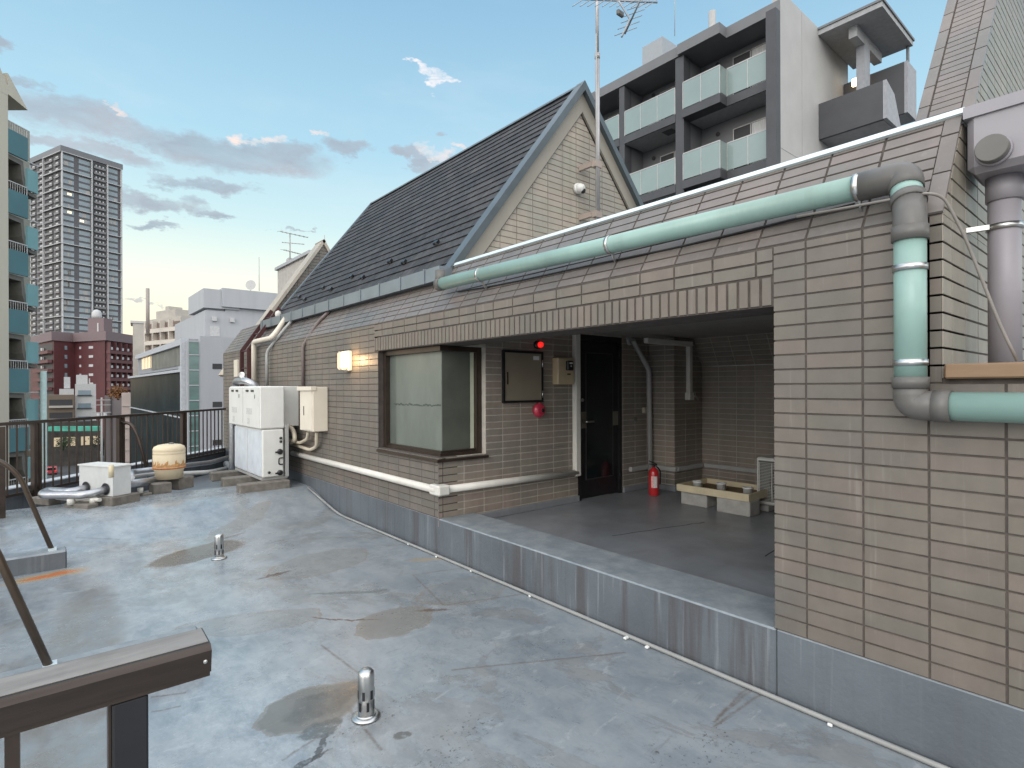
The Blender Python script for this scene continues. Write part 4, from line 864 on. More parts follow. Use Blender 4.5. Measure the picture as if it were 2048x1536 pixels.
mb = MB(); mb.tube([(2.36, 8.98, .25), (2.36, 8.98, .78), (2.3, 8.9, .80)], .04, 12, bend=.06); mb.tube([(2.25, 9.3, .25), (2.25, 9.3, 1.25)], .035, 12); solo(mb, 'insulated_pipe', pm('old_lagging', (.40, .36, .36), .5, .3), 'pair of dull lagged pipes standing behind the silver pipe', 'pipe')
p = Vector((2.2, 8.62, 1.66)); gg = thing('pressure_gauge', 'small round pressure gauge on the silver pipe above the boilers', 'gauge', p)
mb = MB(); mb.lathe(p, [(.045, 0), (.045, .025), (.038, .027), (.038, .020), (0, .020)], (-.7, -.7, 0), 20); mb.build('case', M_steel, gg); mb = MB(); mb.tube([p, p-Vector((0, 0, .09))], .01, 8); mb.build('stem', M_steel, gg)

# ============================================================ DECK EQUIPMENT
def vent(px, py, lab):
    p = onZ(px, py, 0.004); t = thing('vent_pipe', lab, 'vent pipe', p, 'slotted steel vent pipes on the deck')
    x, y, z = p
    mb = MB(); mb.lathe(p, [(.064, 0), (.062, .004), (.050, .010), (.044, .010), (.043, .016), (0, .016)], seg=32); mb.build('flange', M_steel, t)
    mb = MB(); mb.lathe(p, [(.036, .01), (.036, .185), (.034, .198), (.026, .207), (.014, .211), (0, .212)], seg=32); mb.build('pipe', M_steel, t)
    for r_, zz in ((0, .035), (1, .085)):
        for k in range(6):
            a = k*math.pi/3+.3+r_*.52; c, s_ = math.cos(a), math.sin(a); mb = MB()
            q = lambda w_, h, d: (x+c*d-s_*w_*1.35, y+s_*d+c*w_*1.35, z+zz+h)
            mb.hexa([q(-.0045, 0, .035), q(.0045, 0, .035), q(.0045, 0, .0366), q(-.0045, 0, .0366), q(-.0045, .038, .035), q(.0045, .038, .035), q(.0045, .038, .0366), q(-.0045, .038, .0366)])
            mb.build('slot', M_black, t)
    return t
vent(730, 1432, 'slotted steel vent pipe in the foreground beside a brown stain')
vent(437, 1116, 'slotted steel vent pipe further back on the wet deck')
mb = MB(); pts = [Vector((x, y, z+.014)) for x, y, z in ((2.622, -1.5, 0), (2.625, .2, 0), (2.618, 1.2, .0), (2.62, 3, .0), (2.615, 5, 0), (2.61, 6.2, .0), (2.60, 6.7, .10), (2.58, 7.1, .19))]
mb.tube(pts, .0115, 10, bend=.2); solo(mb, 'floor_conduit', pm('grey_conduit', (.27, .27, .26), .45), 'thin grey conduit running along the foot of the painted kerb', 'conduit')
mb = MB()
for y in (.95, 1.9, 2.05, 2.9, 3.6, 4.1, 4.6): mb.box((2.585+random.uniform(-.01, .02), y, .003), (2.60+random.uniform(0, .02), y+.02, .016), bev=.003)
solo(mb, 'mortar_crumbs', M_label, 'scatter of tiny white crumbs beside the kerb conduit', 'debris')['kind'] = 'stuff'

# railing far left
A = Vector((-.55, 8.02, 0)); B = Vector((2.60, 11.42, 0)); dF = (B-A).normalized(); LF = (B-A).length; nF = Vector((-dF.y, dF.x, 0))
fr_ = thing('roof_railing', 'long dark bronze railing along the far edge of the deck', 'railing', A+Vector((0, 0, .2)))
RZ = 1.09
mb = MB(); mb.bar(A+Vector((0, 0, RZ)), B+Vector((0, 0, RZ)), .055, .035); mb.build('top_rail', M_brown, fr_)
mb = MB(); mb.bar(A+Vector((0, 0, .29)), B+Vector((0, 0, .29)), .03, .03); mb.build('bottom_rail', M_brown, fr_)
proto = None
n = int(LF/.116)
for i in range(n+1):
    p = A+dF*(i*.116+.02)
    if proto is None:
        mb = MB(); mb.box((p.x-.009, p.y-.009, .30), (p.x+.009, p.y+.009, RZ-.02)); proto = mb.build('baluster', M_brown, fr_); pp = p.copy()
    else:
        o = proto.copy(); COL.objects.link(o); o.location = p-pp
for px in (72, 240, 366):
    k = along(A, dF, px); p = A+dF*k
    for o_ in (-.032, .032):
        mb = MB(); mb.bar(p+dF*o_+Vector((0, 0, .18)), p+dF*o_+Vector((0, 0, RZ-.02)), .05, .032, up=dF); mb.build('post', M_brown, fr_)
k = along(A, dF, 240); p = A+dF*k; nn = -nF if (-nF).dot(EYE-p) > 0 else nF
mb = MB(); mb.tube([p+Vector((0, 0, 1.0)), p+nn*.16+Vector((0, 0, .99)), p+nn*.26+Vector((0, 0, .80)), p+nn*.42+Vector((0, 0, .21))], .022, 8, bend=.12); mb.build('brace', M_brown, fr_)
# upstand kerb outside the railing
mb = MB(); o_ = -nn*.17; up0, up1 = A+o_-dF*1.2, B+o_+dF*.3
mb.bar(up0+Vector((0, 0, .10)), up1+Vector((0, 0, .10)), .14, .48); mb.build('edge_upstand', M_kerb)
upst = D.objects['edge_upstand']; upst['label'] = 'blue grey painted kerb along the outside of the far railing'; upst['category'] = 'kerb'
mb = MB(); mb.bar(up0+Vector((0, 0, .347)), up1+Vector((0, 0, .347)), .16, .014); mb.build('pale_coping', pm('pale_grey_paint', (.50, .53, .56), .4), upst)
# building body under the deck
mb = MB(); mb.prism([(-9, -6, -.065), (9, -6, -.065), (9, 11.6, -.065), (2.66, 11.6, -.065), (-.75, 7.85, -.065), (-9, 7.85, -.065)], (0, 0, -15.9)); mb.build('building_body', M_kerb, bd)

# left side railing: post, braces on plinths
sr = thing('side_railing', 'bronze side railing with curved braces at the left edge of the deck', 'railing', (-.62, 5, 0))
mb = MB(); mb.bar((-.64, 2.2, 1.03), (-.64, 7.7, 1.06), .055, .04); mb.build('top_rail', M_brown, sr)
pL = onZ(5, 1056, .10)
mb = MB(); mb.box((pL.x-.04, pL.y-.03, .08), (pL.x+.02, pL.y+.03, 1.10)); mb.build('post', M_brown, sr)
for y in (3.45, 5.95):
    mb = MB(); mb.box((-.67, y-.03, .0), (-.61, y+.03, 1.02)); mb.build('post', M_brown, sr)
    mb = MB(); k = .0 if y > 4 else -.035
    pts = [Vector((-.64, y, .95)), Vector((-.30+k, y, .95)), Vector((-.15+k, y, .80)), Vector((.055+k, y, .15))]
    mb.tube(pts, .024, 12, bend=.16, flat=.75); mb.build('brace', pm('brace_bronze', (.10, .072, .052), .35, .5, var=.25), sr)
    mb = MB(); mb.box((.03+k, y-.03, .138), (.085+k, y+.03, .165)); mb.build('brace_foot', M_flash, sr)
for i in range(30):
    y = 2.4+i*.17
    if abs(y-3.45) < .08 or abs(y-5.95) < .08: continue
    mb = MB(); mb.box((-.65, y, .15), (-.63, y+.018, 1.02)); mb.build('baluster', M_brown, sr)
def plinth(x0, x1, y0, y1, z1, lab):
    mb = MB(); mb.box((x0, y0, -.02), (x1, y1, z1), bev=.012); solo(mb, 'painted_plinth', M_kerb, lab, 'plinth', 'blue grey plinths under the railing braces')
plinth(-.75, .15, 5.87, 6.05, .145, 'blue grey painted plinth under the further curved brace')
plinth(-.75, .66, 3.36, 3.56, .14, 'blue grey painted plinth behind the foreground railing')
plinth(-.80, pL.x+.04, pL.y-.10, pL.y+.10, .13, 'small grey plinth at the left edge under a railing post')
# foreground railing, runs along +X
nr = thing('foreground_railing', 'dark bronze railing end in the lower left corner close to the viewer', 'railing', (.0, 1.0, 0))
c0 = onY(419, 1290, .985); xe = c0.x; zt = 1.075
pf = onY(419, 1288, .98); pb = onY(419, 1343, .98)
ztop, zbot = pf.z, pb.z
mb = MB()
prof = [(.98, zbot), (.975, ztop-.008), (.984, ztop), (1.045, ztop+.004), (1.05, ztop-.004), (1.05, zbot)]
mb.prism([(-2.2, y, z) for y, z in prof], (xe+2.2, 0, 0)); mb.build('top_rail', pm('rail_bronze', (.050, .038, .031), .30, .5, var=.3, sc=14, stretch=(.3, 3, 3), bump=.05, bsc=90), nr)
mb = MB(); mb.hexa([(-2.2, .990, ztop+.0006), (xe-.002, .990, ztop+.0006), (xe-.002, 1.042, ztop+.0041), (-2.2, 1.042, ztop+.0041), (-2.2, .990, ztop+.0014), (xe-.002, .990, ztop+.0014), (xe-.002, 1.042, ztop+.0049), (-2.2, 1.042, ztop+.0049)]); mb.build('dusty_top', pm('dusty_bronze', (.22, .205, .19), .5, .1, var=.3, sc=9, stretch=(.5, 3, 3), bump=.1, bsc=120, dirt=.5), nr)
mb = MB(); mb.box((-2.2, .984, zbot-.008), (xe-.001, 1.046, zbot-.0005)); mb.build('lower_lip', M_brown, nr)
mb = MB(); sc_ = onY(408, 1322, .98); mb.lathe((sc_.x, .9775, sc_.z), [(.0035, -.004), (.003, .001), (0, .002)], (0, -1, 0), 12); mb.build('screw', M_steel, nr)
xa, xb = onY(222, 1450, .985).x, onY(295, 1450, .985).x
mb = MB(); mb.box((xa, .985, -.02), (xb, 1.03, zbot-.0085), bev=.003); mb.build('post', M_black, nr)
mb = MB(); mb.box((xa-.004, .995, -.02), (xa-.0005, 1.02, zbot-.0085)); mb.build('post_seam', M_brown, nr)
w_ = onY(37, 1500, .99).x-onY(6, 1500, .99).x; x0 = onY(6, 1500, .99).x
for i in range(9):
    mb = MB(); x = x0-i*.16; mb.box((x, .99, -.02), (x+w_, 1.02, zbot-.0085)); mb.build('baluster', M_brown, nr)

# white box, silver pipes, tank on blocks
FLp, FRp, BRp = onZ(158, 987, .30), onZ(225, 993, .30), onZ(258, 981, .30)
u_ = (FRp-FLp); u_.z = 0; v_ = Vector((-u_.y, u_.x, 0)).normalized(); v_ = v_ if v_.y > 0 else -v_
wbL = u_.length; dpt = .20
hb = .315
wbx = thing('equipment_box', 'pale grey metal box on the deck with silver pipes passing through it', 'equipment box', FLp)
mb = MB(); P = [FLp, FRp, FRp+v_*dpt, FLp+v_*dpt]; mb.prism(P, (0, 0, hb)); mb.build('casing', pm('pale_grey_box', (.56, .57, .56), .5, var=.05, dirt=.2), wbx)
lid = MB(); ov = .012; un = u_.normalized(); lid.prism([FLp-un*ov-v_*ov+Vector((0, 0, hb+.001)), FRp+un*ov-v_*ov+Vector((0, 0, hb+.001)), FRp+un*ov+v_*(dpt+ov)+Vector((0, 0, hb+.001)), FLp-un*ov+v_*(dpt+ov)+Vector((0, 0, hb+.001))], (0, 0, .014)); lid.build('lid', M_white, wbx)
for k in (.22, .80):
    mb = MB(); c = FLp+u_*k+Vector((0, 0, .075)); mb.lathe(c, [(.062, .004), (.066, .008), (.05, .0085), (0, .0085)], -v_, 20); mb.build('pipe_hole', M_black, wbx)
def zf(x, y): return deckz(x, y)
PZ = .335
pA = [FLp+u_*.22+Vector((0, 0, .075))+v_*.05, FLp+u_*.22-v_*.15+Vector((0, 0, .05)), Vector((-.02, 8.05, PZ)), Vector((.0, 7.88, PZ)), FLp+u_*.72-v_*.34+Vector((0, 0, .03)), FLp+u_*.80+Vector((0, 0, .075))+v_*.05]
pA[3] = onZ(80, 990, PZ); pA[2] = pA[3]+Vector((.06, .22, .01)); pA[4] = onZ(172, 990, PZ)
mb = MB(); mb.tube(pA, .042, 14, bend=.09); solo(mb, 'insulated_pipe', M_alum, 'silver lagged pipe looping out of the pale box towards the left', 'pipe')
e0 = FRp+v_*.13+Vector((0, 0, .10)); pB = [e0-un*.05, onZ(300, 962, PZ), onZ(322, 957, PZ), onZ(318, 974, .24)]
mb = MB(); mb.tube(pB, .045, 14, bend=.08); solo(mb, 'insulated_pipe', M_alum, 'fat silver pipe from the pale box bending down before the tank', 'pipe')
mb = MB(); mb.tube([FRp+v_*.2+Vector((0, 0, .17)), onZ(262, 944, .38), onZ(330, 936, .38), onZ(420, 925, .30), onZ(455, 915, .30)], .036, 12, bend=.1); solo(mb, 'insulated_pipe', M_alum, 'long silver pipe passing behind the cream tank', 'pipe')
mb = MB(); mb.tube([onZ(262, 955, .30), onZ(300, 948, .30), onZ(345, 948, .28), onZ(420, 944, .26), onZ(455, 936, .24)], .030, 12, bend=.1); solo(mb, 'drain_line', M_pvcg, 'pale grey drain line on the deck between tank and heaters', 'pipe')
mb = MB(); mb.tube([onZ(108, 996, .26), onZ(160, 1000, .26), FLp+u_*.9-v_*.1+Vector((0, 0, -.02))], .02, 10, bend=.05); solo(mb, 'drain_line', M_pvc, 'thin cream pipe under the silver loop at the left', 'pipe')
for px, py, r in ((141, 1003, .035), (186, 1001, .035), (280, 980, .03)):
    q = onZ(px, py+6, .235); mb = MB(); mb.lathe(q, [(r, 0), (r, .06), (r*.9, .062)]); solo(mb, 'pipe_support', M_pvc, 'white plastic pipe support %s' % {141: 'under the left silver elbow', 186: 'under the silver loop next to the pale box', 280: 'under the fat silver pipe before the tank'}[px], 'pipe support', 'white plastic pipe supports')
def blk(px, py, sx, sy, h, lab, rot=0):
    p = onZ(px, py, .2); z0 = deckz(p.x, p.y)-.01
    block(p.x, p.y, sx, sy, z0, .2+h, lab, rot=rot, group='weathered concrete blocks under the deck equipment')
rb = math.atan2(u_.y, u_.x)
for q, lab in ((.5, 'wide weathered concrete slab beneath the pale equipment box'),):
    c = FLp+u_*q+v_*.12; block(c.x, c.y, wbL+.08, dpt+.12, .17, .296, lab, rot=rb, group='weathered concrete blocks under the deck equipment')
blk(92, 1006, .30, .14, .07, 'weathered block at the far left under the silver elbow', rb)
blk(162, 1014, .36, .12, .045, 'flat stained block under the middle of the silver loop', rb)
blk(283, 990, .20, .12, .03, 'thin block under the fat silver pipe', rb)
tk_ = onZ(338, 956, .345); blk(320, 985, .16, .2, .12, 'block under the left of the cream tank', rb-.3); blk(360, 975, .20, .24, .14, 'block under the right of the cream tank', rb+.1)
tkk = thing('pressure_tank', 'cream round tank with a belt of orange rust standing on blocks', 'tank', tk_)
R_ = .178; mb = MB(); mb.lathe(tk_, [(R_*.86, 0), (R_*.88, .10), (R_*.98, .12), (R_, .15), (R_, .30), (R_*.985, .305), (R_, .312), (R_, .335), (R_*.985, .34), (R_, .347), (R_, .37), (R_*.93, .40), (R_*.70, .42), (R_*.35, .43), (0, .432)], seg=40); mb.build('tank_shell', M_rust, tkk)
mb = MB(); mb.lathe(tk_, [(R_+.002, .128), (R_+.006, .132), (R_+.006, .142), (R_+.002, .146)], seg=40); mb.build('rust_rim', M_orange, tkk)
mb = MB(); seg = 60
for i in range(seg):
    a0_, a1_ = [2*math.pi*(i+k)/seg for k in (0, 1)]; hh = .03+.05*abs(math.sin(i*1.7)+math.sin(i*.63))/1.6*(1 if i % 5 else .4)
    rr_ = R_+.0012; mb.face([tk_+Vector((rr_*math.cos(a), rr_*math.sin(a), z)) for a, z in ((a0_, .152), (a1_, .152), (a1_, .152+hh), (a0_, .152+hh*.8))])
mb.build('rust_stain', pm('rust_wash', (.46, .24, .09), .6, var=.45, sc=30), tkk)
mb = MB(); mb.lathe(tk_+Vector((.02, -.02, .43)), [(.03, 0), (.03, .012), (.012, .02), (0, .02)]); mb.build('air_valve', M_lav2, tkk)
mb = MB(); q = onZ(222, 955, .62); mb.tube([q, q+Vector((0, 0, .12))], .022, 10); mb.bar(q+Vector((0, 0, .12)), q+Vector((.0, 0, .16)), .03, .05); solo(mb, 'valve', M_yel, 'small cream valve standing up behind the pale box', 'valve')

# ============================================================ DISTANT SURROUNDINGS
GZ = -16.0
mb = MB(); mb.face([(-3000, -3000, GZ), (3000, -3000, GZ), (3000, 3000, GZ), (-3000, 3000, GZ)]); struct(mb, 'ground', pm('city_ground', (.07, .07, .072), .85, sc=.05))
def gp_(px, py, z=GZ): return onZ(px, py, z)
mb = MB(); q = [gp_(105, 985), gp_(235, 985), gp_(205, 872), gp_(110, 872)]; mb.face([p+Vector((0, 0, .004)) for p in q])
for i in range(7):
    a, b = 150+i*8, 155+i*8; mb.face([gp_(a, 908)+Vector((0, 0, .02)), gp_(b, 908)+Vector((0, 0, .02)), gp_(b-1, 903)+Vector((0, 0, .02)), gp_(a-1, 903)+Vector((0, 0, .02))], 1)
mb.face([gp_(146, 930)+Vector((0, 0, .02)), gp_(149, 930)+Vector((0, 0, .02)), gp_(160, 912)+Vector((0, 0, .02)), gp_(158, 912)+Vector((0, 0, .02))], 1)
struct(mb, 'road', [pm('asphalt', (.055, .057, .062), .7, sc=.4), M_label])
def car(px, py, col, lab, ang, brake=False, L=3.6, Wd=1.6, Hh=1.6):
    p = gp_(px, py); t = thing('car', lab, 'car', (0, 0, 0), 'vehicles on the street below')
    mb = MB(); prof = [(-L/2, .35), (-L/2, .95), (-L*.42, 1.0), (-L*.33, Hh*.96), (L*.12, Hh), (L*.30, 1.0), (L/2, .85), (L/2, .35)]
    mb.prism([(x, -Wd/2, z) for x, z in prof], (0, Wd, 0)); mb.build('body', pm('car_'+lab.split()[0], col, .25, .2, coat=.5), t)
    mb = MB()
    for s in (-1, 1): mb.prism([(x, s*(Wd/2+.01)-.01, z) for x, z in ((-L*.36, 1.05), (-L*.29, Hh*.92), (L*.10, Hh*.94), (L*.24, 1.05))], (0, .02, 0))
    mb.box((-L*.44, -Wd*.42, 1.02), (-L*.31, Wd*.42, Hh*.9)); mb.build('windows', M_glassd, t)
    for x in (-L*.32, L*.32):
        for s in (-1, 1): mb = MB(); mb.lathe((x, s*Wd/2-.08*s, .32), [(.32, -.1), (.32, .1)], (0, 1, 0), 14); mb.build('wheel', M_black, t)
    for s in (-1, 1):
        mb = MB(); mb.box((-L/2-.02, s*Wd*.42-.12, .7), (-L/2+.01, s*Wd*.42+.12, .95)); mb.build('tail_light', M_redl if brake else M_red, t)
    t.location = p; t.rotation_euler = (0, 0, ang)
va = math.atan2(gp_(150, 880).y-gp_(160, 960).y, gp_(150, 880).x-gp_(160, 960).x)
car(134, 903, (.10, .28, .55), 'blue car waiting on the street seen through the railing', va+.2)
car(151, 897, (.6, .12, .12), 'red car with lit tail lights on the street', va, True)
car(122, 908, (.45, .6, .72), 'pale blue van at the left of the street', va, L=4.4, Hh=2.3)
car(185, 925, (.05, .05, .055), 'black car near the crossing on the street', va+.4)
car(103, 948, (.55, .1, .12), 'dark red car with lit brake lights nearest on the street', va, True)
M_pane = pm('sky_pane', (.20, .26, .30), .12, var=.25, sc=.3, spec=.9)
M_dark = pm('dark_recess', (.035, .035, .038), .6)
def facade(P, Q):
    "frame from plan point P to Q; normal towards the viewer"
    u = Q-P; u = Vector((u.x, u.y, 0)); L = u.length; u.normalize(); n = Vector((u.y, -u.x, 0))
    if n.dot(EYE-P) < 0: n = -n
    return Fr((P.x, P.y, 0), u, (0, 0, 1), n), L
def plan(px, t): r = ray(px, 775); return Vector((r.x*t, r.y*t, 0))
def zat(py, t, px=200): return H+(775+(1024-px)*ROLL-py)/F*t
def rep(mb, name, mats, par, offs, label=None):
    "one mesh, shared by a row of equal parts"
    o = mb.build(name, mats, par)
    for d in offs: c = o.copy(); COL.objects.link(c); c.location = Vector(d)+o.location
    return o

# --- high tower
TT = 300; C0 = plan(125, TT); dR = Vector((1.066, .409, 0)).normalized(); dL = Vector((-.409, 1.066, 0)).normalized()
kR_ = along(C0, dR, 243); kL_ = along(C0, dL, 62); R0 = C0+dR*kR_; L0 = C0+dL*kL_
zT = zat(291, TT); tw = thing('residential_tower', 'very tall dark residential tower with white grid lines at the left horizon', 'tower', (C0.x, C0.y, GZ))
mb = MB(); nR = Vector((dR.y, -dR.x, 0)); inn = dL*2+dR*2
mb.prism([C0+Vector((0, 0, GZ)), R0+Vector((0, 0, GZ)), R0+dL*kL_+Vector((0, 0, GZ)), L0+Vector((0, 0, GZ))], (0, 0, zT-3-GZ)); mb.build('tower_wall', pm('tower_dark', (.085, .082, .088), .6, var=.1, sc=.2), tw)
mb = MB(); mb.prism([C0+(-dR-dL)*.8+Vector((0, 0, zT-3)), R0+(dR-dL)*.8+Vector((0, 0, zT-3)), R0+dL*kL_+Vector((0, 0, zT-3)), L0+(-dR)*.8+Vector((0, 0, zT-3))], (0, 0, 3)); mb.build('tower_crown', pm('tower_crown', (.14, .14, .15), .5), tw)
fR, LR = facade(C0, R0); fL, LL = facade(C0, L0)
FH = 3.28; nf = 31
M_tg = pm('tower_glass', (.15, .19, .22), .15, var=.4, sc=.12, spec=.9); M_tb = pm('tower_balcony', (.17, .165, .17), .6); M_tw = pm('tower_white', (.44, .44, .44), .6)
zf0 = zT-4.6
cols = [(fR, .0*LR+.4, .19*LR), (fR, .27*LR, .46*LR), (fR, .76*LR, .94*LR)]
for f, a, b in cols:
    mb = MB(); mb.lbox(f, a, b, zf0-2.0, zf0+.2, .02, .12)
    rep(mb, 'window', M_tg, tw, [(0, 0, -FH*k) for k in range(1, nf)])
mb = MB(); f = fR; a, b = .52*LR, .72*LR; mb.lbox(f, a, b, zf0-1.2, zf0+.9, -.02, .06, 1); mb.lbox(f, a, b, zf0-2.3, zf0-1.15, .0, .7, 0)
for k in range(3): mb.lbox(f, a+(b-a)*(.15+.3*k), a+(b-a)*(.27+.3*k), zf0-1.1, zf0-.2, .06, .3, 2)
rep(mb, 'balcony', [M_tb, M_dark, M_tw], tw, [(0, 0, -FH*k) for k in range(1, nf)])
mb = MB(); a = .0
for i, (a, b) in enumerate(((.06, .20), (.26, .50), (.56, .74), (.8, .98))):
    mb.lbox(fL, a*LL, b*LL, zf0-1.3, zf0+.7, .02, .10, 1); mb.lbox(fL, a*LL, b*LL, zf0-2.3, zf0-1.15, .1, .6, 0)
    mb.lbox(fL, (a+.03)*LL, (a+.10)*LL, zf0-1.1, zf0-.3, .1, .4, 2)
rep(mb, 'balcony', [M_tb, M_dark, M_tw], tw, [(0, 0, -FH*k) for k in range(1, nf)])
mb = MB()
for u in (.47, .74): mb.lbox(fR, LR*u, LR*u+.55, GZ, zT-3, .05, 1.0)
mb.lbox(fR, LR-.4, LR+.4, GZ, zT-3, .05, .8); mb.lbox(fL, LL*.52, LL*.52+.5, GZ, zT-3, .05, 1.0); mb.lbox(fR, -.3, .2, GZ, zT-3, .05, .9)
for k in range(0, nf, 3):
    z = zT-3.1-FH*k-(FH if k else 0)*0; mb.lbox(fR, -.5, LR*.48, z-.35, z, .05, 1.1); mb.lbox(fR, LR*.75, LR, z-.35, z, .05, 1.1); mb.lbox(fL, -.5, LL*.53, z-.35, z, .05, 1.1)
mb.build('white_grid', M_tw, tw)
for i_ in range(34):
    a_ = random.choice((.02, .29, .78)); k_ = random.randrange(1, 30); o2_ = random.uniform(0, .10); mb = MB(); mb.lbox(fR, LR*(a_+o2_), LR*(a_+o2_+random.uniform(.03, .07)), zf0-2.0-FH*k_, zf0+.2-FH*k_, .125, .15); mb.build('curtain', pm('tower_curtain', (.34, .33, .31), .8), tw)
for zz, fr_a in ((6, .05), (9, .05), (10, .25)):
    mb = MB(); mb.lbox(fR, LR*fr_a+1, LR*fr_a+3, zf0-1.4-FH*zz, zf0-.2-FH*zz, .13, .16); mb.build('lit_window', pm('lit_window', (.9, .7, .45), .5, emit=(1, .75, .45), es=.9), tw)

# --- dark red apartment block
rd = thing('red_apartment_block', 'dark red apartment block with balconies in front of the tall tower', 'building', tuple(plan(180, 178))[:2]+(GZ,))
pl_ = [plan(76, 190), plan(108, 178), plan(150, 184), plan(210, 178), plan(277, 196)]
zR = zat(682, 180); M_rw = pm('dark_red_tile', (.080, .020, .022), .6, var=.12, sc=.3); M_rs = pm('mauve_parapet', (.165, .12, .125), .7)
back = [plan(277, 196)+Vector((3, 20, 0)), plan(76, 190)+Vector((-3, 20, 0))]
mb = MB(); mb.prism([p+Vector((0, 0, GZ)) for p in pl_+back], (0, 0, zR-GZ)); mb.build('wall', M_rw, rd)
mb = MB(); cen = sum(pl_, Vector())/5; mb.prism([p+(p-cen).normalized()*.6-Vector((p.x, p.y, 0)).normalized()*.8+Vector((0, 0, zR+.02)) for p in pl_+back], (0, 0, 2.9)); mb.build('roof_parapet', M_rs, rd)
f, L = facade(plan(176, 186), plan(208, 186)); mb = MB(); mb.lbox(f, 0, L, zR+2.93, zat(636, 186), -4, 0); mb.lbox(f, L*.6, L*.68, zR+2, zat(640, 186)-1, .01, .1, 1); mb.build('roof_penthouse', [M_rs, M_tw], rd)
p = plan(195, 186); mb = MB(); mb.lathe((p.x, p.y+2, zat(636, 186)), [(1.3, 0), (1.45, .8), (1.3, 2.0), (.8, 2.8), (0, 3.1)], seg=20); mb.build('water_tank', M_tw, rd)
f, L = facade(pl_[3], pl_[4]); M_rb = pm('red_balcony', (.105, .036, .038), .6); RH = 2.95
mb = MB(); z = zR-2.2
mb.lbox(f, .3, L, z-.9, z+1.5, .01, .06, 1); mb.lbox(f, .3, L+.3, z-1.9, z-.9, .2, 1.4, 0)
for k in range(6): mb.lbox(f, L*(.03+.16*k), L*(.03+.16*k)+.35, z-.9, z+1.9, .06, 1.3, 0); mb.lbox(f, L*(.06+.16*k)+.3, L*(.06+.16*k)+1.5, z-.6, z+.25, .3, .9, 2)
rep(mb, 'balcony', [M_rb, M_dark, M_tw], rd, [(0, 0, -RH*k) for k in range(1, 10)])
f2, L2 = facade(pl_[0], pl_[1])
mb = MB(); mb.lbox(f2, 0, L2*.95, z-.9, z+1.5, .01, .06, 1); mb.lbox(f2, -.5, L2*.95, z-1.9, z-.9, .2, 1.4, 0); mb.lbox(f2, L2*.4, L2*.4+1.4, z-.6, z+.3, .3, .9, 2)
rep(mb, 'balcony', [M_rb, M_dark, M_tw], rd, [(0, 0, -RH*k) for k in range(1, 10)])
f3, L3 = facade(pl_[2], pl_[3])
for a, b in ((.16, .22), (.48, .62)):
    mb = MB(); mb.lbox(f3, L3*a, L3*b, z-.2, z+.6, .02, .1, 0); rep(mb, 'window', [M_tw], rd, [(0, 0, -RH*k) for k in range(1, 6)])
mb = MB(); f4, L4 = facade(pl_[1], pl_[2]); mb.lbox(f4, L4*.5, L4*.62, z-.5, z+.8, .02, .1, 0); rep(mb, 'window', [M_pane], rd, [(0, 0, -RH*k) for k in range(1, 8)])

def simple(name, lab, px0, t0, px1, t1, pyt, depth, mat, cat='building', zb=GZ):
    P, Q = plan(px0, t0), plan(px1, t1)
    if name != 'white_apartments': md = plan((px0+px1)/2, 1); u = Vector((md.y, -md.x, 0)); Q = P+u*along(P, u, px1)
    f, L = facade(P, Q); t = thing(name, lab, cat, (P.x, P.y, zb)); z1 = zat(pyt, t0, px0)
    mb = MB(); mb.lbox(f, 0, L, zb, z1, -depth, 0); mb.build('wall', mat, t); return t, f, L, z1
M_beige = pm('far_beige', (.40, .37, .33), .7, sc=.3); M_grey = pm('far_grey_panel', (.36, .37, .39), .6, var=.06, sc=.5, stretch=(3, 3, .3)); M_greyD = pm('far_mid_grey', (.26, .27, .29), .6)
# small white office, brown house
t, f, L, z1 = simple('narrow_white_building', 'narrow white building with three window bands below the red block', 150, 132, 192, 134, 768, 8, M_tw)
for k in range(4):
    mb = MB(); mb.lbox(f, L*.14, L*.75, z1-2.6-3.1*k, z1-1.5-3.1*k, .02, .08); w2 = mb.build('window', M_pane, t); mb = MB(); mb.lbox(f, L*.1, L*.8, z1-2.8-3.1*k, z1-2.62-3.1*k, .02, .35); mb.build('sill', M_dark, t)
mb = MB(); mb.lbox(f, L*.05, L*.6, z1+.02, z1+2.2, -4, -1.5); mb.lbox(f, L*.65, L*.72, z1+.02, z1+1.4, -2, -1.7); mb.build('roof_housing', M_tw, t)
t, f, L, z1 = simple('brown_shop_building', 'low brown shop building left of the narrow white one', 93, 128, 149, 131, 790, 9, pm('far_brown', (.15, .115, .085), .7))
for k in range(3):
    mb = MB(); mb.lbox(f, L*.1, L*.92, z1-2.5-3*k, z1-1.1-3*k, .02, .06, 1); mb.lbox(f, L*.08, L*.94, z1-3-3*k, z1-2.5-3*k, .05, .7, 0); mb.build('balcony', [M_beige, M_dark], t)
mb = MB(); mb.lbox(f, L*.45, L*.98, z1+.02, z1+1.4, -5, -1); mb.lbox(f, L*.62, L*.85, z1+1.5, z1+4.2, -4, -2); mb.build('roof_housing', M_tw, t)
mb = MB(); f_, _ = facade(plan(96, 123), plan(195, 123)); Ls = (plan(195, 123)-plan(96, 123)).length; za = zat(862, 123); mb.lbox(f_, 0, Ls, za, za+1.0, -1.5, 0)
solo(mb, 'shop_awning', pm('green_awning', (.05, .30, .22), .6, var=.4, sc=.4), 'long green shop awning over the street behind the railing', 'awning')
t, f, L, z1 = simple('shop_row', 'dark shop fronts under the green awning', 96, 125, 200, 126, 845, 3, pm('shop_dark', (.055, .05, .045), .7, var=.4, sc=.5))
for a in (.1, .34, .62, .86): mb = MB(); mb.lbox(f, L*a, L*a+1.6, z1-5.5, z1-3.5, .01, .1); mb.build('shop_window', pm('shop_lit', (.5, .42, .3), .5, emit=(1, .8, .5), es=.25), t)
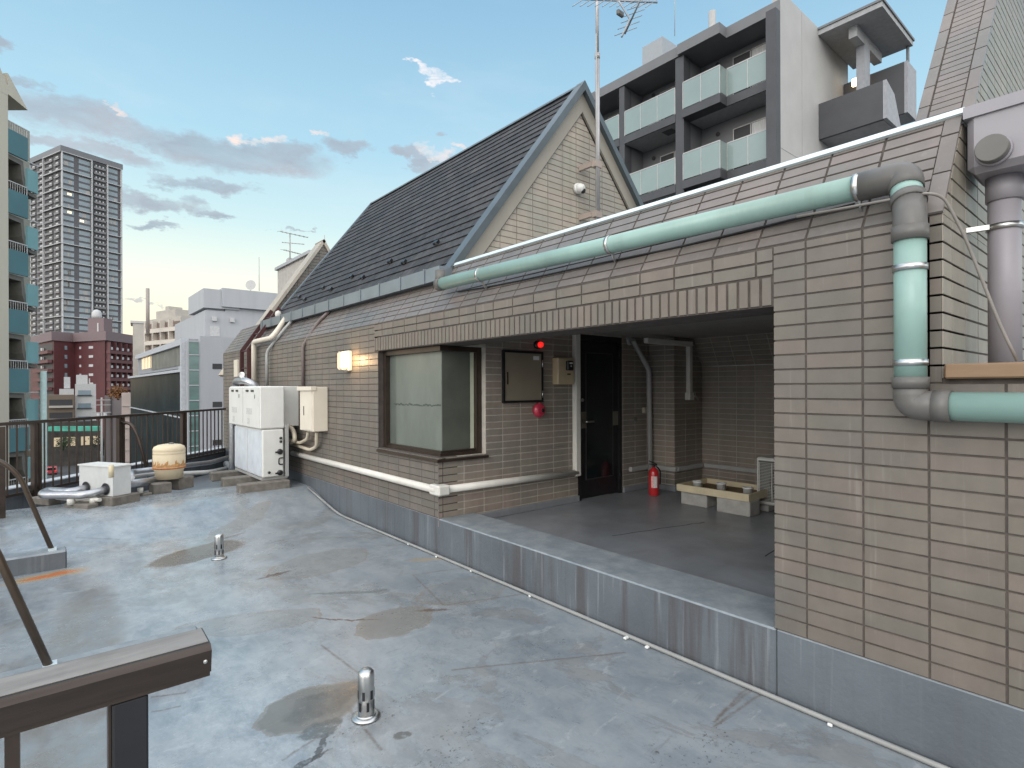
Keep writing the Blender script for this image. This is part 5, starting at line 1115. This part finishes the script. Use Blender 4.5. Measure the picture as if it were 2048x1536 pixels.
t, f, L, z1 = simple('mauve_wall_building', 'plain mauve grey windowless building behind the railing', 209, 92, 243, 94, 792, 8, pm('far_mauve', (.17, .145, .145), .7, sc=.4))
mb = MB(); mb.lbox(f, L*.35, L*.42, GZ, z1-.2, .01, .2); mb.build('downpipe', M_dark, t)
t, f, L, z1 = simple('pale_pink_building', 'pale pink narrow building beside the dark glass office', 243, 80, 264, 81, 786, 7, pm('far_pink', (.44, .36, .33), .7, sc=.4))
for k in range(7): mb = MB(); mb.lbox(f, 0, L, z1-1.9-1.6*k, z1-1.8-1.6*k, .01, .12); mb.build('string_course', M_beige, t)
# autumn roof tree
def tree(px, t_, py0, py1, rad_, col, lab):
    p = plan(px, t_); z0, z1 = zat(py1, t_), zat(py0, t_); tr_ = thing('tree', lab, 'tree', (p.x, p.y, z0))
    mb = MB(); mb.tube([(p.x, p.y, z0), (p.x+.1, p.y, (z0+z1)/2), (p.x, p.y, z1-.5)], [.18, .12, .05], 8)
    for k in range(6): a = k*1.1; mb.tube([(p.x, p.y, z0+(z1-z0)*.4), (p.x+math.cos(a)*rad_*.6, p.y+math.sin(a)*rad_*.6, z1-.8)], [.07, .02], 6)
    mb.build('trunk', M_brown, tr_); mb = MB(); mb.recalc = False
    cl_ = [Vector((random.gauss(0, .5), random.gauss(0, .5), random.gauss(0, .35))) for _ in range(16)]
    for k in range(1100):
        c = random.choice(cl_)*rad_*.8+Vector((random.gauss(0, .2), random.gauss(0, .2), random.gauss(0, .17)))*rad_+Vector((p.x, p.y, z1-rad_*.6))
        a, b = [Vector((random.gauss(0, 1), random.gauss(0, 1), random.gauss(0, 1))).normalized()*.16 for _ in (0, 1)]; mb.face([c, c+a, c+a+b, c+b], r=random.random())
    mb.build('crown', pm('foliage_'+lab.split()[0], col, .7, tiles=[[x*.6 for x in col], col, [x*1.5 for x in col]]), tr_)
tree(236, 85, 776, 800, 1.3, (.20, .09, .03), 'orange autumn tree top beside the pale pink building')
tree(125, 112, 872, 900, 2.0, (.045, .075, .03), 'dark green street tree in front of the shop fronts')
tree(205, 100, 868, 912, 2.2, (.035, .055, .03), 'small dark street tree near the crossing')
# utility pole
p = plan(203, 90); up_ = thing('utility_pole', 'grey utility pole with transformers and cross arms above the street', 'pole', (p.x, p.y, GZ))
mb = MB(); zp = zat(795, 90); mb.tube([(p.x, p.y, GZ), (p.x, p.y, zp)], [.2, .13], 10); mb.build('pole', M_pvcg, up_)
mb = MB(); [mb.bar((p.x-1.2, p.y+.2, zp-d), (p.x+1.2, p.y-.4, zp-d), .1, .1) for d in (.4, 1.2, 2.4)]; mb.build('cross_arm', M_pvcg, up_)
for d in (-.45, .45): mb = MB(); mb.tube([(p.x+d, p.y, zp-3.4), (p.x+d, p.y, zp-2.5)], .27, 10); mb.build('transformer', M_tw, up_)

# --- dark glass office and its grey stair tower
GT = 46; Pn = plan(372, GT); dA = Vector((0, 1, 0)); kf = along(Pn, dA, 262); Pf = Pn+dA*kf
ofc = thing('glass_office', 'dark glass office with a pale frame and green glass stair tower', 'building', (Pn.x, Pn.y, GZ))
f, L = facade(Pn, Pf); zO = zat(677, GT, 372)
mb = MB(); mb.lbox(f, 0, L*.80, zat(735, GT, 372), zO, -6, -.01); mb.lbox(f, 0, L, GZ, zat(738, GT, 372), -6, -.02); mb.build('body', M_greyD, ofc)
zg = zat(738, GT, 372)
mb = MB(); mb.lbox(f, .5, L-.1, zg-4.0, zg-.25, .0, .06); mb.build('curtain_glass', pm('black_mirror_glass', (.012, .02, .022), .35, var=.5, sc=.35, spec=.04), ofc)
mb = MB(); mb.lbox(f, .5, L-.1, GZ, zg-4.15, .0, .06); mb.build('curtain_glass', pm('black_mirror_glass', (.012, .02, .022), .06), ofc)
mb = MB(); mb.lbox(f, -.1, .48, GZ, zO, -.2, .35); mb.lbox(f, .48, L, zg-.23, zg, -.2, .35); mb.lbox(f, .48, L, zg-4.12, zg-4.02, .0, .2); mb.lbox(f, .48, L*.8, zO-.5, zO, -.2, .3); mb.build('frame', pm('pale_frame', (.42, .44, .47), .5), ofc)
mb = MB(); mb.lbox(f, .5, L*.50, zat(729, GT, 372), zO-.52, .0, .05); mb.build('upper_glass', pm('upper_glass', (.15, .155, .14), .4, var=.3, sc=.8, spec=.15), ofc)
mb = MB(); mb.lbox(f, L*.51, L*.70, zat(722, GT, 372), zO-.6, .0, .05); mb.build('lit_window', pm('warm_lit_window', (.8, .66, .45), .5, emit=(1, .75, .42), es=.6), ofc)
mb = MB(); 
for k in range(7): mb = MB(); mb.lbox(f, L*.51+L*.19*k/6, L*.51+L*.19*k/6+.08, zat(722, GT, 372), zO-.6, .05, .1); mb.build('mullion', M_greyD, ofc)
# stair tower: green glass + grey face, facing -Y
P2 = plan(375, GT-.5); dB = Vector((1, 0, 0)); k1 = along(P2, dB, 400); k2 = along(P2, dB, 470); f, L = facade(P2, P2+dB*k2); zS = zat(672, GT, 400)
mb = MB(); mb.lbox(f, .0, k1, GZ, zS-.4, -4, -.01); mb.lbox(f, k1, k2, GZ, zS, -4, 0); mb.build('stair_tower', M_grey, ofc)
mb = MB(); mb.lbox(f, .12, k1-.08, GZ, zS-.5, 0, .03); mb.build('stair_glass', pm('green_stair_glass', (.10, .17, .155), .12, var=.3, sc=.4, stretch=(1, 1, 3)), ofc)
mb = MB(); k = 0
for k in range(16): z = zS-1.6-k*1.0*1.25; mb.lbox(f, .1, k1-.06, z, z+.07, .03, .09)
mb.build('stair_mullion', pm('pale_frame', (.42, .44, .47)), ofc)
for k in range(4): mb = MB(); z = zS-2.7-k*3.2; mb.lbox(f, k1+(k2-k1)*.35, k1+(k2-k1)*.62, z, z+.45, 0, .03); mb.build('slot_window', M_dark, ofc)
# --- grey ribbed block behind
GT2 = 62; Pc = plan(411, GT2); kl = along(Pc, dA, 350); kr = along(Pc, dB, 600)
gb2 = thing('grey_panel_building', 'pale grey ribbed panel building with rooftop plant rooms', 'building', (Pc.x, Pc.y, GZ)); z_m = zat(620, GT2, 411); z_p = zat(577, GT2, 411)
mb = MB(); mb.box((Pc.x, Pc.y, GZ), (Pc.x+kr, Pc.y+kl, z_m)); mb.build('wall', M_grey, gb2)
k3 = along(Pc, dA, 381); k4 = along(Pc, dB, 479)
mb = MB(); mb.box((Pc.x-.2, Pc.y-.2, z_m+.25), (Pc.x+k4, Pc.y+k3, z_p)); mb.box((Pc.x+.3, Pc.y+.3, z_m), (Pc.x+k4-.3, Pc.y+k3-.3, z_m+.26)); mb.build('plant_room', M_grey, gb2)
Pd = Pc+dB*along(Pc, dB, 500); mb = MB(); mb.box((Pd.x-3, Pd.y-.5, z_m+.5), (Pd.x+14, Pd.y+8, z_p+.2)); mb.box((Pd.x-2.6, Pd.y, z_m), (Pd.x+12, Pd.y+7, z_m+.5)); mb.build('plant_room', M_grey, gb2)
for px in (424, 460): p = Pc+dB*along(Pc, dB, px); mb = MB(); z = zat(632, GT2, px); mb.box((p.x, p.y-.3, z-.5), (p.x+.45, p.y-.001, z)); mb.build('wall_vent', M_tw, gb2)
p = Pc+dB*along(Pc, dB, 420); mb = MB(); mb.box((p.x, p.y-.06, zat(672, GT2, 420)), (p.x+1.0, p.y-.001, zat(651, GT2, 420))); mb.build('door', M_tw, gb2)
p = Pc+dB*along(Pc, dB, 446); mb = MB(); mb.box((p.x, p.y-.26, z_m+.3), (p.x+.55, p.y-.21, zat(613, GT2, 446))); mb.build('door', M_tw, gb2)
dsh = plan(502, GT2+4); mb = MB(); mb.lathe((dsh.x, dsh.y, zat(570, GT2+4, 502)), [(.6, 0), (.45, -.12), (0, -.18)], (-.6, -.75, .1), 20); mb.tube([(dsh.x, dsh.y, z_p+.2), (dsh.x, dsh.y, zat(572, GT2+4, 502))], .05, 8); solo(mb, 'satellite_dish', M_pvcg, 'round satellite dish on top of the grey panel building', 'satellite dish')
for px, py0, py1, t_, lab in ((519, 514, 582, 64, 'thin lightning rod on the grey panel building'), (650, 470, 525, 30, 'thin rod rising behind the tiled far gable'), (1352, -40, 72, 24, 'thin rod on the dark apartment roof')):
    p = plan(px, t_); mb = MB(); mb.tube([(p.x, p.y, zat(py1, t_, px)), (p.x, p.y, zat(py0, t_, px))], .0006*t_, 6); solo(mb, 'lightning_rod', M_pvcg, lab, 'lightning rod')
# --- white apartments far away
t, f, L, z1 = simple('white_apartments', 'cream apartment block with rows of balconies behind the glass office', 297, 125, 362, 118, 640, 12, M_beige)
for k in range(7):
    mb = MB(); mb.lbox(f, .3, L-.3, z1-2.4-2.6*k, z1-1.0-2.6*k, .01, .06, 1); mb.lbox(f, .2, L-.2, z1-3.2-2.6*k, z1-2.3-2.6*k, .05, 1.0, 0)
    for j in range(4): mb.lbox(f, .2+L*j/4, .5+L*j/4, z1-2.4-2.6*k, z1-.6-2.6*k, .06, 1.0, 0)
    mb.build('balcony', [pm('far_cream', (.55, .50, .44), .7), pm('far_shadow', (.16, .12, .10), .8)], t)
mb = MB(); mb.lbox(f, L*.1, L*.7, z1+.02, z1+1.9, -7, -1); mb.lbox(f, L*.25, L*.35, z1+2, z1+3, -5, -2); mb.build('roof_housing', M_beige, t)
mb = MB(); p = plan(296, 118); mb.tube([(p.x, p.y, z1-4), (p.x, p.y, zat(588, 125, 296))], .35, 8); mb.build('chimney', pm('far_taupe', (.3, .26, .24), .7), t)
t, f, L, z1 = simple('beige_block', 'plain beige block at the left of the cream apartments', 266, 140, 297, 138, 646, 10, M_beige)
mb = MB(); mb.lbox(f, -.5, L, z1+.01, z1+.6, -9, .2); mb.build('roof_edge', M_tw, t)

# --- teal balcony building at the left edge
T0 = 28.0; O = at(18, 775, T0); Fu = Vector((sn, cs, 0)); Nn = Vector((cs, -sn, 0)); ft = Fr((O.x, O.y, 0), Fu, (0, 0, 1), Nn)
te = thing('teal_balcony_block', 'cream apartment block with stacked teal balconies at the left edge', 'building', (O.x, O.y, GZ))
M_cw = pm('cream_render', (.50, .46, .38), .75, var=.06, sc=.8, stretch=(1, 1, .2)); M_teal = pm('teal_paint', (.062, .155, .18), .5, var=.1, sc=.6); M_teal2 = pm('teal_paint_light', (.15, .30, .32), .5, var=.08, sc=.6); M_sof = pm('balcony_soffit', (.14, .135, .12), .7)
ztp = zat(160, T0, 18)
mb = MB(); mb.lbox(ft, -6, 0, GZ, ztp-.8, -2, 0); P = ft.p; mb.prism([P(-6, ztp-.79, 0), P(0, ztp-.79, 0), P(.0, ztp-.3, 0), P(-1.2, ztp+1.6, 0), P(-6, ztp+3, 0)], -Nn*2); mb.prism([P(.002, ztp-.7, .0), P(1.15, ztp-.95, 0.0), P(0.002, ztp+.35, 0.0)], -Nn*1.2); mb.build('end_wall', M_cw, te)
mb = MB(); mb.lbox(ft, .0, 3.0, GZ, ztp-1.2, -3.4, -1.5); mb.build('back_wall', pm('balcony_back', (.30, .29, .25), .7), te)
zlev = [zat(256, T0, 18)-3.02*k for k in range(9)]
for k, zt_ in enumerate(zlev):
    mb = MB()
    mb.lbox(ft, .01, 1.15, zt_-1.2, zt_, -.12, 0, 0)
    q = [(1.15, -.02), (1.5, -.0), (1.84, -.06)]
    zt0_ = zt_; zt_ = zt_-1.45
    for (a, b), (c, d_) in zip(q[:-1], q[1:]):
        mb.hexa([P(a, zt_-1.25, b), P(c, zt_-1.25, d_), P(c-.08, zt_-1.25, d_-.1), P(a-.03, zt_-1.25, b-.1), P(a, zt_-.12, b), P(c, zt_-.12, d_), P(c-.08, zt_-.12, d_-.1), P(a-.03, zt_-.12, b-.1)], 1)
    zt_ = zt0_; bb = mb.build('balcony', [M_teal, M_teal2], te)
    mb = MB(); mb.prism([P(u, zt_+z, -.14) for u, z in ((.02, -1.22), (1.02, -1.26), (1.10, -2.0), (1.25, -2.5), (1.5, -2.72), (1.84, -2.78), (1.84, -2.95), (1.4, -2.9), (1.1, -2.65), (.95, -2.2), (.88, -1.5), (.02, -1.45))], -Nn*1.3); mb.build('curved_soffit', M_sof, bb)
    mb = MB(); mb.bar(P(.02, zt_+.42, -.06), P(1.15, zt_+.42, -.06), .04, .05); mb.bar(P(1.15, zt_+.42, -.06), P(1.15, zt_-1.2, -.06), .03, .03, up=(1, 0, 0)); mb.bar(P(1.15, zt_-1.2, -.06), P(1.84, zt_-1.2, -.06), .04, .05)
    for j in range(9): mb.bar(P(.05+j*.135, zt_+.0, -.06), P(.05+j*.135, zt_+.42, -.06), .02, .02, up=(1, 0, 0))
    mb.build('handrail', M_tw, bb)
mb = MB(); p = plan(87, 30); mb.tube([(p.x, p.y, GZ), (p.x, p.y, zat(742, 30, 87))], .14, 12); mb.build('drain_stack', pm('pale_teal', (.33, .44, .43), .5), te)
mb = MB(); mb.lbox(ft, 1.76, 1.9, GZ, -1.5, -1.5, .1); mb.build('garden_wall', M_cw, te)

ob_ = thing('reflection_block', 'plain dark block added behind the teal balconies to darken glass reflections', 'building', (-20, 112, GZ))
mb = MB(); mb.box((-45, 108, GZ), (-1.6, 125, 14)); mb.build('wall', pm('far_charcoal', (.05, .055, .06), .6), ob_)  # unseen block added so the office glass mirrors something dark
for k in range(8):
    mb = MB(); mb.box((-44, 107.9, 11-3*k), (-3, 107.99, 12.6-3*k)); mb.build('window_band', M_pane, ob_)

# --- dark apartment building upper right
AXp = 20.5; zz = lambda py, px=1530: onX(px, py, AXp).z
ap = thing('dark_apartment_building', 'dark grey apartment building with pale glass balconies and white end wall', 'building', (24, 12, GZ))
M_dg = pm('dark_grey_render', (.060, .062, .068), .6, var=.1, sc=1.5); M_dg2 = pm('mid_grey_render', (.155, .158, .165), .65, var=.08, sc=1); M_gl = pm('pale_balcony_glass', (.20, .265, .255), .12, var=.07, sc=.8, spec=.8)
M_ww = pm('white_render', (.40, .395, .385), .8, var=.05, sc=1.2, bump=.1, bsc=10); M_sofg = pm('grey_soffit', (.33, .335, .34), .8); M_curt = pm('curtain', (.5, .5, .5), .8, var=.3, sc=9, stretch=(1, 6, .2))
r1, r2 = zz(90.6), zz(250); FHa = r1-r2; rtop = zz(2); BK = 22.0
ys_c = [(9.33, 9.70), (13.15, 13.55), (16.25, 16.55), (19.5, 19.8), (22.8, 23.1), (26, 26.3)]
mb = MB(); mb.box((BK, 9.62, GZ), (27.5, 30, rtop-.02)); mb.build('wall', M_dg2, ap)
mb = MB(); mb.box((AXp+.36, 9.33, GZ), (27.5, 9.61, rtop+.35)); mb.box((AXp+2.2, 9.322, GZ), (AXp+2.215, 9.329, rtop+.3), 1); mb.box((AXp+.37, 9.322, zz(250)-.9), (27.4, 9.329, zz(250)-.88), 1); mb.build('end_wall', [M_ww, M_sofg], ap)
for a, b in ys_c:
    mb = MB(); mb.box((AXp-.0, a, GZ), (AXp+.36 if a < 10 else AXp+.5, b, rtop-.45)); mb.build('column', M_dg, ap)
    mb = MB(); mb.box((AXp+.51, a+.08, GZ), (BK-.01, b-.08, rtop-.45)); mb.build('party_wall', M_dg2, ap)
def slab(z0, z1, name, mat, ya, yb, x, stepy=None, xs=.0):
    mb = MB()
    if stepy: mb.prism([(x-.12, yb, z0), (x-.12, stepy, z0), (x+xs, stepy-.0, z0), (x+xs, ya, z0), (BK-.02, ya, z0), (BK-.02, yb, z0)], (0, 0, z1-z0))
    else: mb.box((x, ya, z0), (BK-.02, yb, z1))
    return mb.build(name, mat, ap)
stY = onX(1446, 180, AXp).y; xst = .40
for bi, ((a0_, b0_), (a1_, b1_)) in enumerate(zip(ys_c[:-1], ys_c[1:])):
    ya, yb = b0_+.002, a1_-.002
    slab(rtop-.42, rtop, 'roof_slab', M_dg2, (a0_+b0_)/2+.001 if bi else a0_+.001, (a1_+b1_)/2-.001, AXp-.05, stY if bi == 0 else None, xst)
    for k in range(6):
        rt = r1-k*FHa; fl = rt-1.12
        slab(fl-.36, fl-.02, 'balcony_slab', M_dg, ya, yb, AXp-.02, stY if bi == 0 else None, xst)
        mb = MB(); mb.box((AXp+.06, ya, fl-.37), (BK-.03, yb, fl-.361)) if bi else mb.box((AXp+xst+.05, ya, fl-.37), (BK-.03, yb, fl-.361)); mb.build('soffit', M_sofg, ap)
        segs = [(ya+.02, stY-.0, AXp+xst-.02, 2), (stY+.03, yb-.02, AXp-.10, 2)] if bi == 0 else [(ya+.02, yb-.02, AXp, 3)]
        if k < 4:
            for (a, b, x, n_) in segs:
                mb = MB(); mb.box((x, a, fl+.03), (x+.02, b, rt-.03)); mb.build('glass_balustrade', M_gl, ap)
                mb = MB(); mb.box((x-.01, a, rt-.03), (x+.04, b, rt+.01))
                for j in range(n_+1): y = a+(b-a)*j/n_; mb.box((x-.012, y-.015, fl), (x-.0005, y+.015, rt-.031))
                mb.build('balustrade_frame', pm('pale_alu', (.42, .41, .40), .4, .3), ap)
            if bi == 0:
                mb = MB(); mb.box((AXp-.08, stY, fl+.03), (AXp+xst-.02, stY+.02, rt-.03)); mb.build('glass_balustrade', M_gl, ap)
            yc = ya+(yb-ya)*.38
            mb = MB(); mb.box((BK-.05, yc-.75, fl+.1), (BK-.001, yc+.75, fl+2.1)); w3 = mb.build('window', M_dark, ap)
            mb = MB(); mb.box((BK-.055, yc-.70, fl+.15), (BK-.0505, yc-.05, fl+2.05)); mb.build('curtain', M_curt, w3)
            mb = MB()
            for y in (yc-.75, yc-.03, yc+.71): mb.box((BK-.07, y, fl+.1), (BK-.0555, y+.04, fl+2.1))
            mb.box((BK-.07, yc-.71, fl+2.06), (BK-.0555, yc+.71, fl+2.1)); mb.build('frame', pm('pale_alu', (.42, .41, .40)), w3)
            mb = MB(); mb.lathe((BK-.002, ya+(yb-ya)*.80, fl+2.15), [(.09, 0), (.09, .05), (0, .06)], (-1, 0, 0), 14); mb.build('vent_cowl', M_dark, ap)
            if bi == 1: mb = MB(); mb.box((BK-.55, yb-1.3, fl+.3), (BK-.25, yb-.6, fl+1.25)); mb.build('ac_unit', M_white, ap)
            if bi: mb = MB(); mb.box((BK-1.2, ya+.4, fl-.385), (BK-.7, ya+.9, fl-.3705)); mb.build('hatch', M_dg, ap)
p = onX(1310, 85, 23.5); mb = MB(); mb.box((23.3, p.y-.65, rtop), (24.6, p.y+.55, onX(1310, 66, 23.5).z-.55)); mb.build('roof_housing', pm('alu_housing', (.30, .32, .34), .5, var=.05), ap)
mb = MB(); p = onX(1427, 20, 23); mb.tube([(23, p.y, rtop-.3), (23, p.y, rtop+2.5)], .16, 12); mb.build('roof_flue', M_pvcg, ap)
# stair landing with canopy
mb = MB(); mb.box((24.25, 7.05, 15.80), (28.1, 9.32, 16.0)); mb.build('canopy', M_sofg, ap)
mb = MB(); mb.box((24.2, 7.0, 16.001), (28.15, 9.325, 16.09)); mb.build('canopy_edge', M_dg2, ap)
mb = MB(); mb.box((24.7, 8.05, 15.35), (27.6, 8.35, 15.799)); mb.build('canopy_beam', M_sofg, ap)
mb = MB(); mb.box((25.55, 8.05, 11.0), (26.15, 8.36, 15.349)); mb.build('pier', pm('pale_grey_conc', (.30, .31, .33), .7), ap)
zA, zB_ = 13.0, 11.55
mb = MB(); mb.box((24.28, 7.06, zB_), (24.42, 9.32, zA)); mb.build('landing_parapet', M_dg, ap)
mb = MB(); mb.prism([(24.28, 7.05, zB_+.01), (24.28, 7.05, zA), (25.2, 7.05, zA-.25), (26.1, 7.05, zB_+.01)], (0, -.12, 0)); mb.build('landing_parapet', pm('pale_grey_conc', (.30, .31, .33)), ap)
mb = MB(); mb.box((24.43, 7.06, zB_), (27, 9.32, zB_+.2)); mb.build('landing_slab', M_sofg, ap)
mb = MB(); mb.box((26.9, 7.06, 12.6), (27.0, 9.3, 14.7)); mb.build('landing_parapet', M_dg, ap)
mb = MB(); mb.box((26.9, 6.94, 12.6), (28.1, 7.055, 14.7)); mb.build('landing_parapet', pm('pale_grey_conc', (.30, .31, .33)), ap)
mb = MB(); mb.box((27.01, 7.06, 12.6), (28.1, 9.3, 12.75)); mb.build('landing_slab', M_sofg, ap)
mb = MB(); mb.tube([(27.95, 7.2, 14.7), (27.95, 7.2, 15.8)], .06, 8); mb.build('canopy_post', M_dg2, ap)
p = onX(1712, 163, 26.5); mb = MB(); mb.box((p.x, p.y-.14, p.z-.16), (p.x+.15, p.y+.14, p.z+.16), bev=.03); mb.build('landing_lamp', pm('lit_landing', (1, .85, .6), .3, emit=(1, .72, .40), es=4), ap)

# --- penthouse with antenna behind the slate roof
pt = 20.0; P = plan(556, pt); Kb = along(P, dB, 640)
ph = thing('rooftop_penthouse', 'plain pale stair penthouse behind the slate roof and far gable', 'penthouse', (P.x, P.y, 0))
zph = zat(541, pt, 556); mb = MB(); mb.box((P.x, P.y-3.2, GZ), (P.x+4, P.y, zph)); mb.build('wall', pm('penthouse_beige', (.40, .38, .35), .7), ph)
mb = MB(); mb.box((P.x-.08, P.y-3.3, zph), (P.x+4, P.y+.08, zph+.10)); mb.build('coping', M_grey, ph)
p = Vector((P.x+.35, P.y-1.0, 0)); p = P+Vector((.3, 0, 0)); px_ = 581; kk = along(P+Vector((.3, 0, 0)), Vector((0, -1, 0)), 581); q = P+Vector((.3, -kk, 0))
an = thing('rooftop_antenna', 'small television antenna with a dish on the pale penthouse', 'antenna', (q.x, q.y, zph+.1))
zt1, ztp2 = zat(470, pt, 581), zat(524, pt, 581)
mb = MB(); mb.tube([(q.x, q.y, zph+.1), (q.x, q.y, zt1)], .025, 8); mb.build('mast', M_pvcg, an)
for dz, a, ln in ((.02, .3, 1.1), (-.32, -.5, .8), (-.62, .6, .9)):
    mb = MB(); d = Vector((math.cos(a), math.sin(a)*.6, 0)); c = Vector((q.x, q.y, zt1+dz)); mb.tube([c-d*ln*.35, c+d*ln*.65], .014, 6)
    for j in range(7): e = c-d*ln*.35+d*ln*j/6.5; s_ = Vector((-d.y, d.x, .15))*.18; mb.tube([e-s_, e+s_], .007, 5)
    mb.build('antenna_boom', M_pvcg, an)
mb = MB(); mb.lathe((q.x, q.y, ztp2), [(.13, 0), (.13, .02), (.08, -.02), (0, -.03)], (-.4, -.9, .1), 18); mb.build('dish', M_pvcg, an)
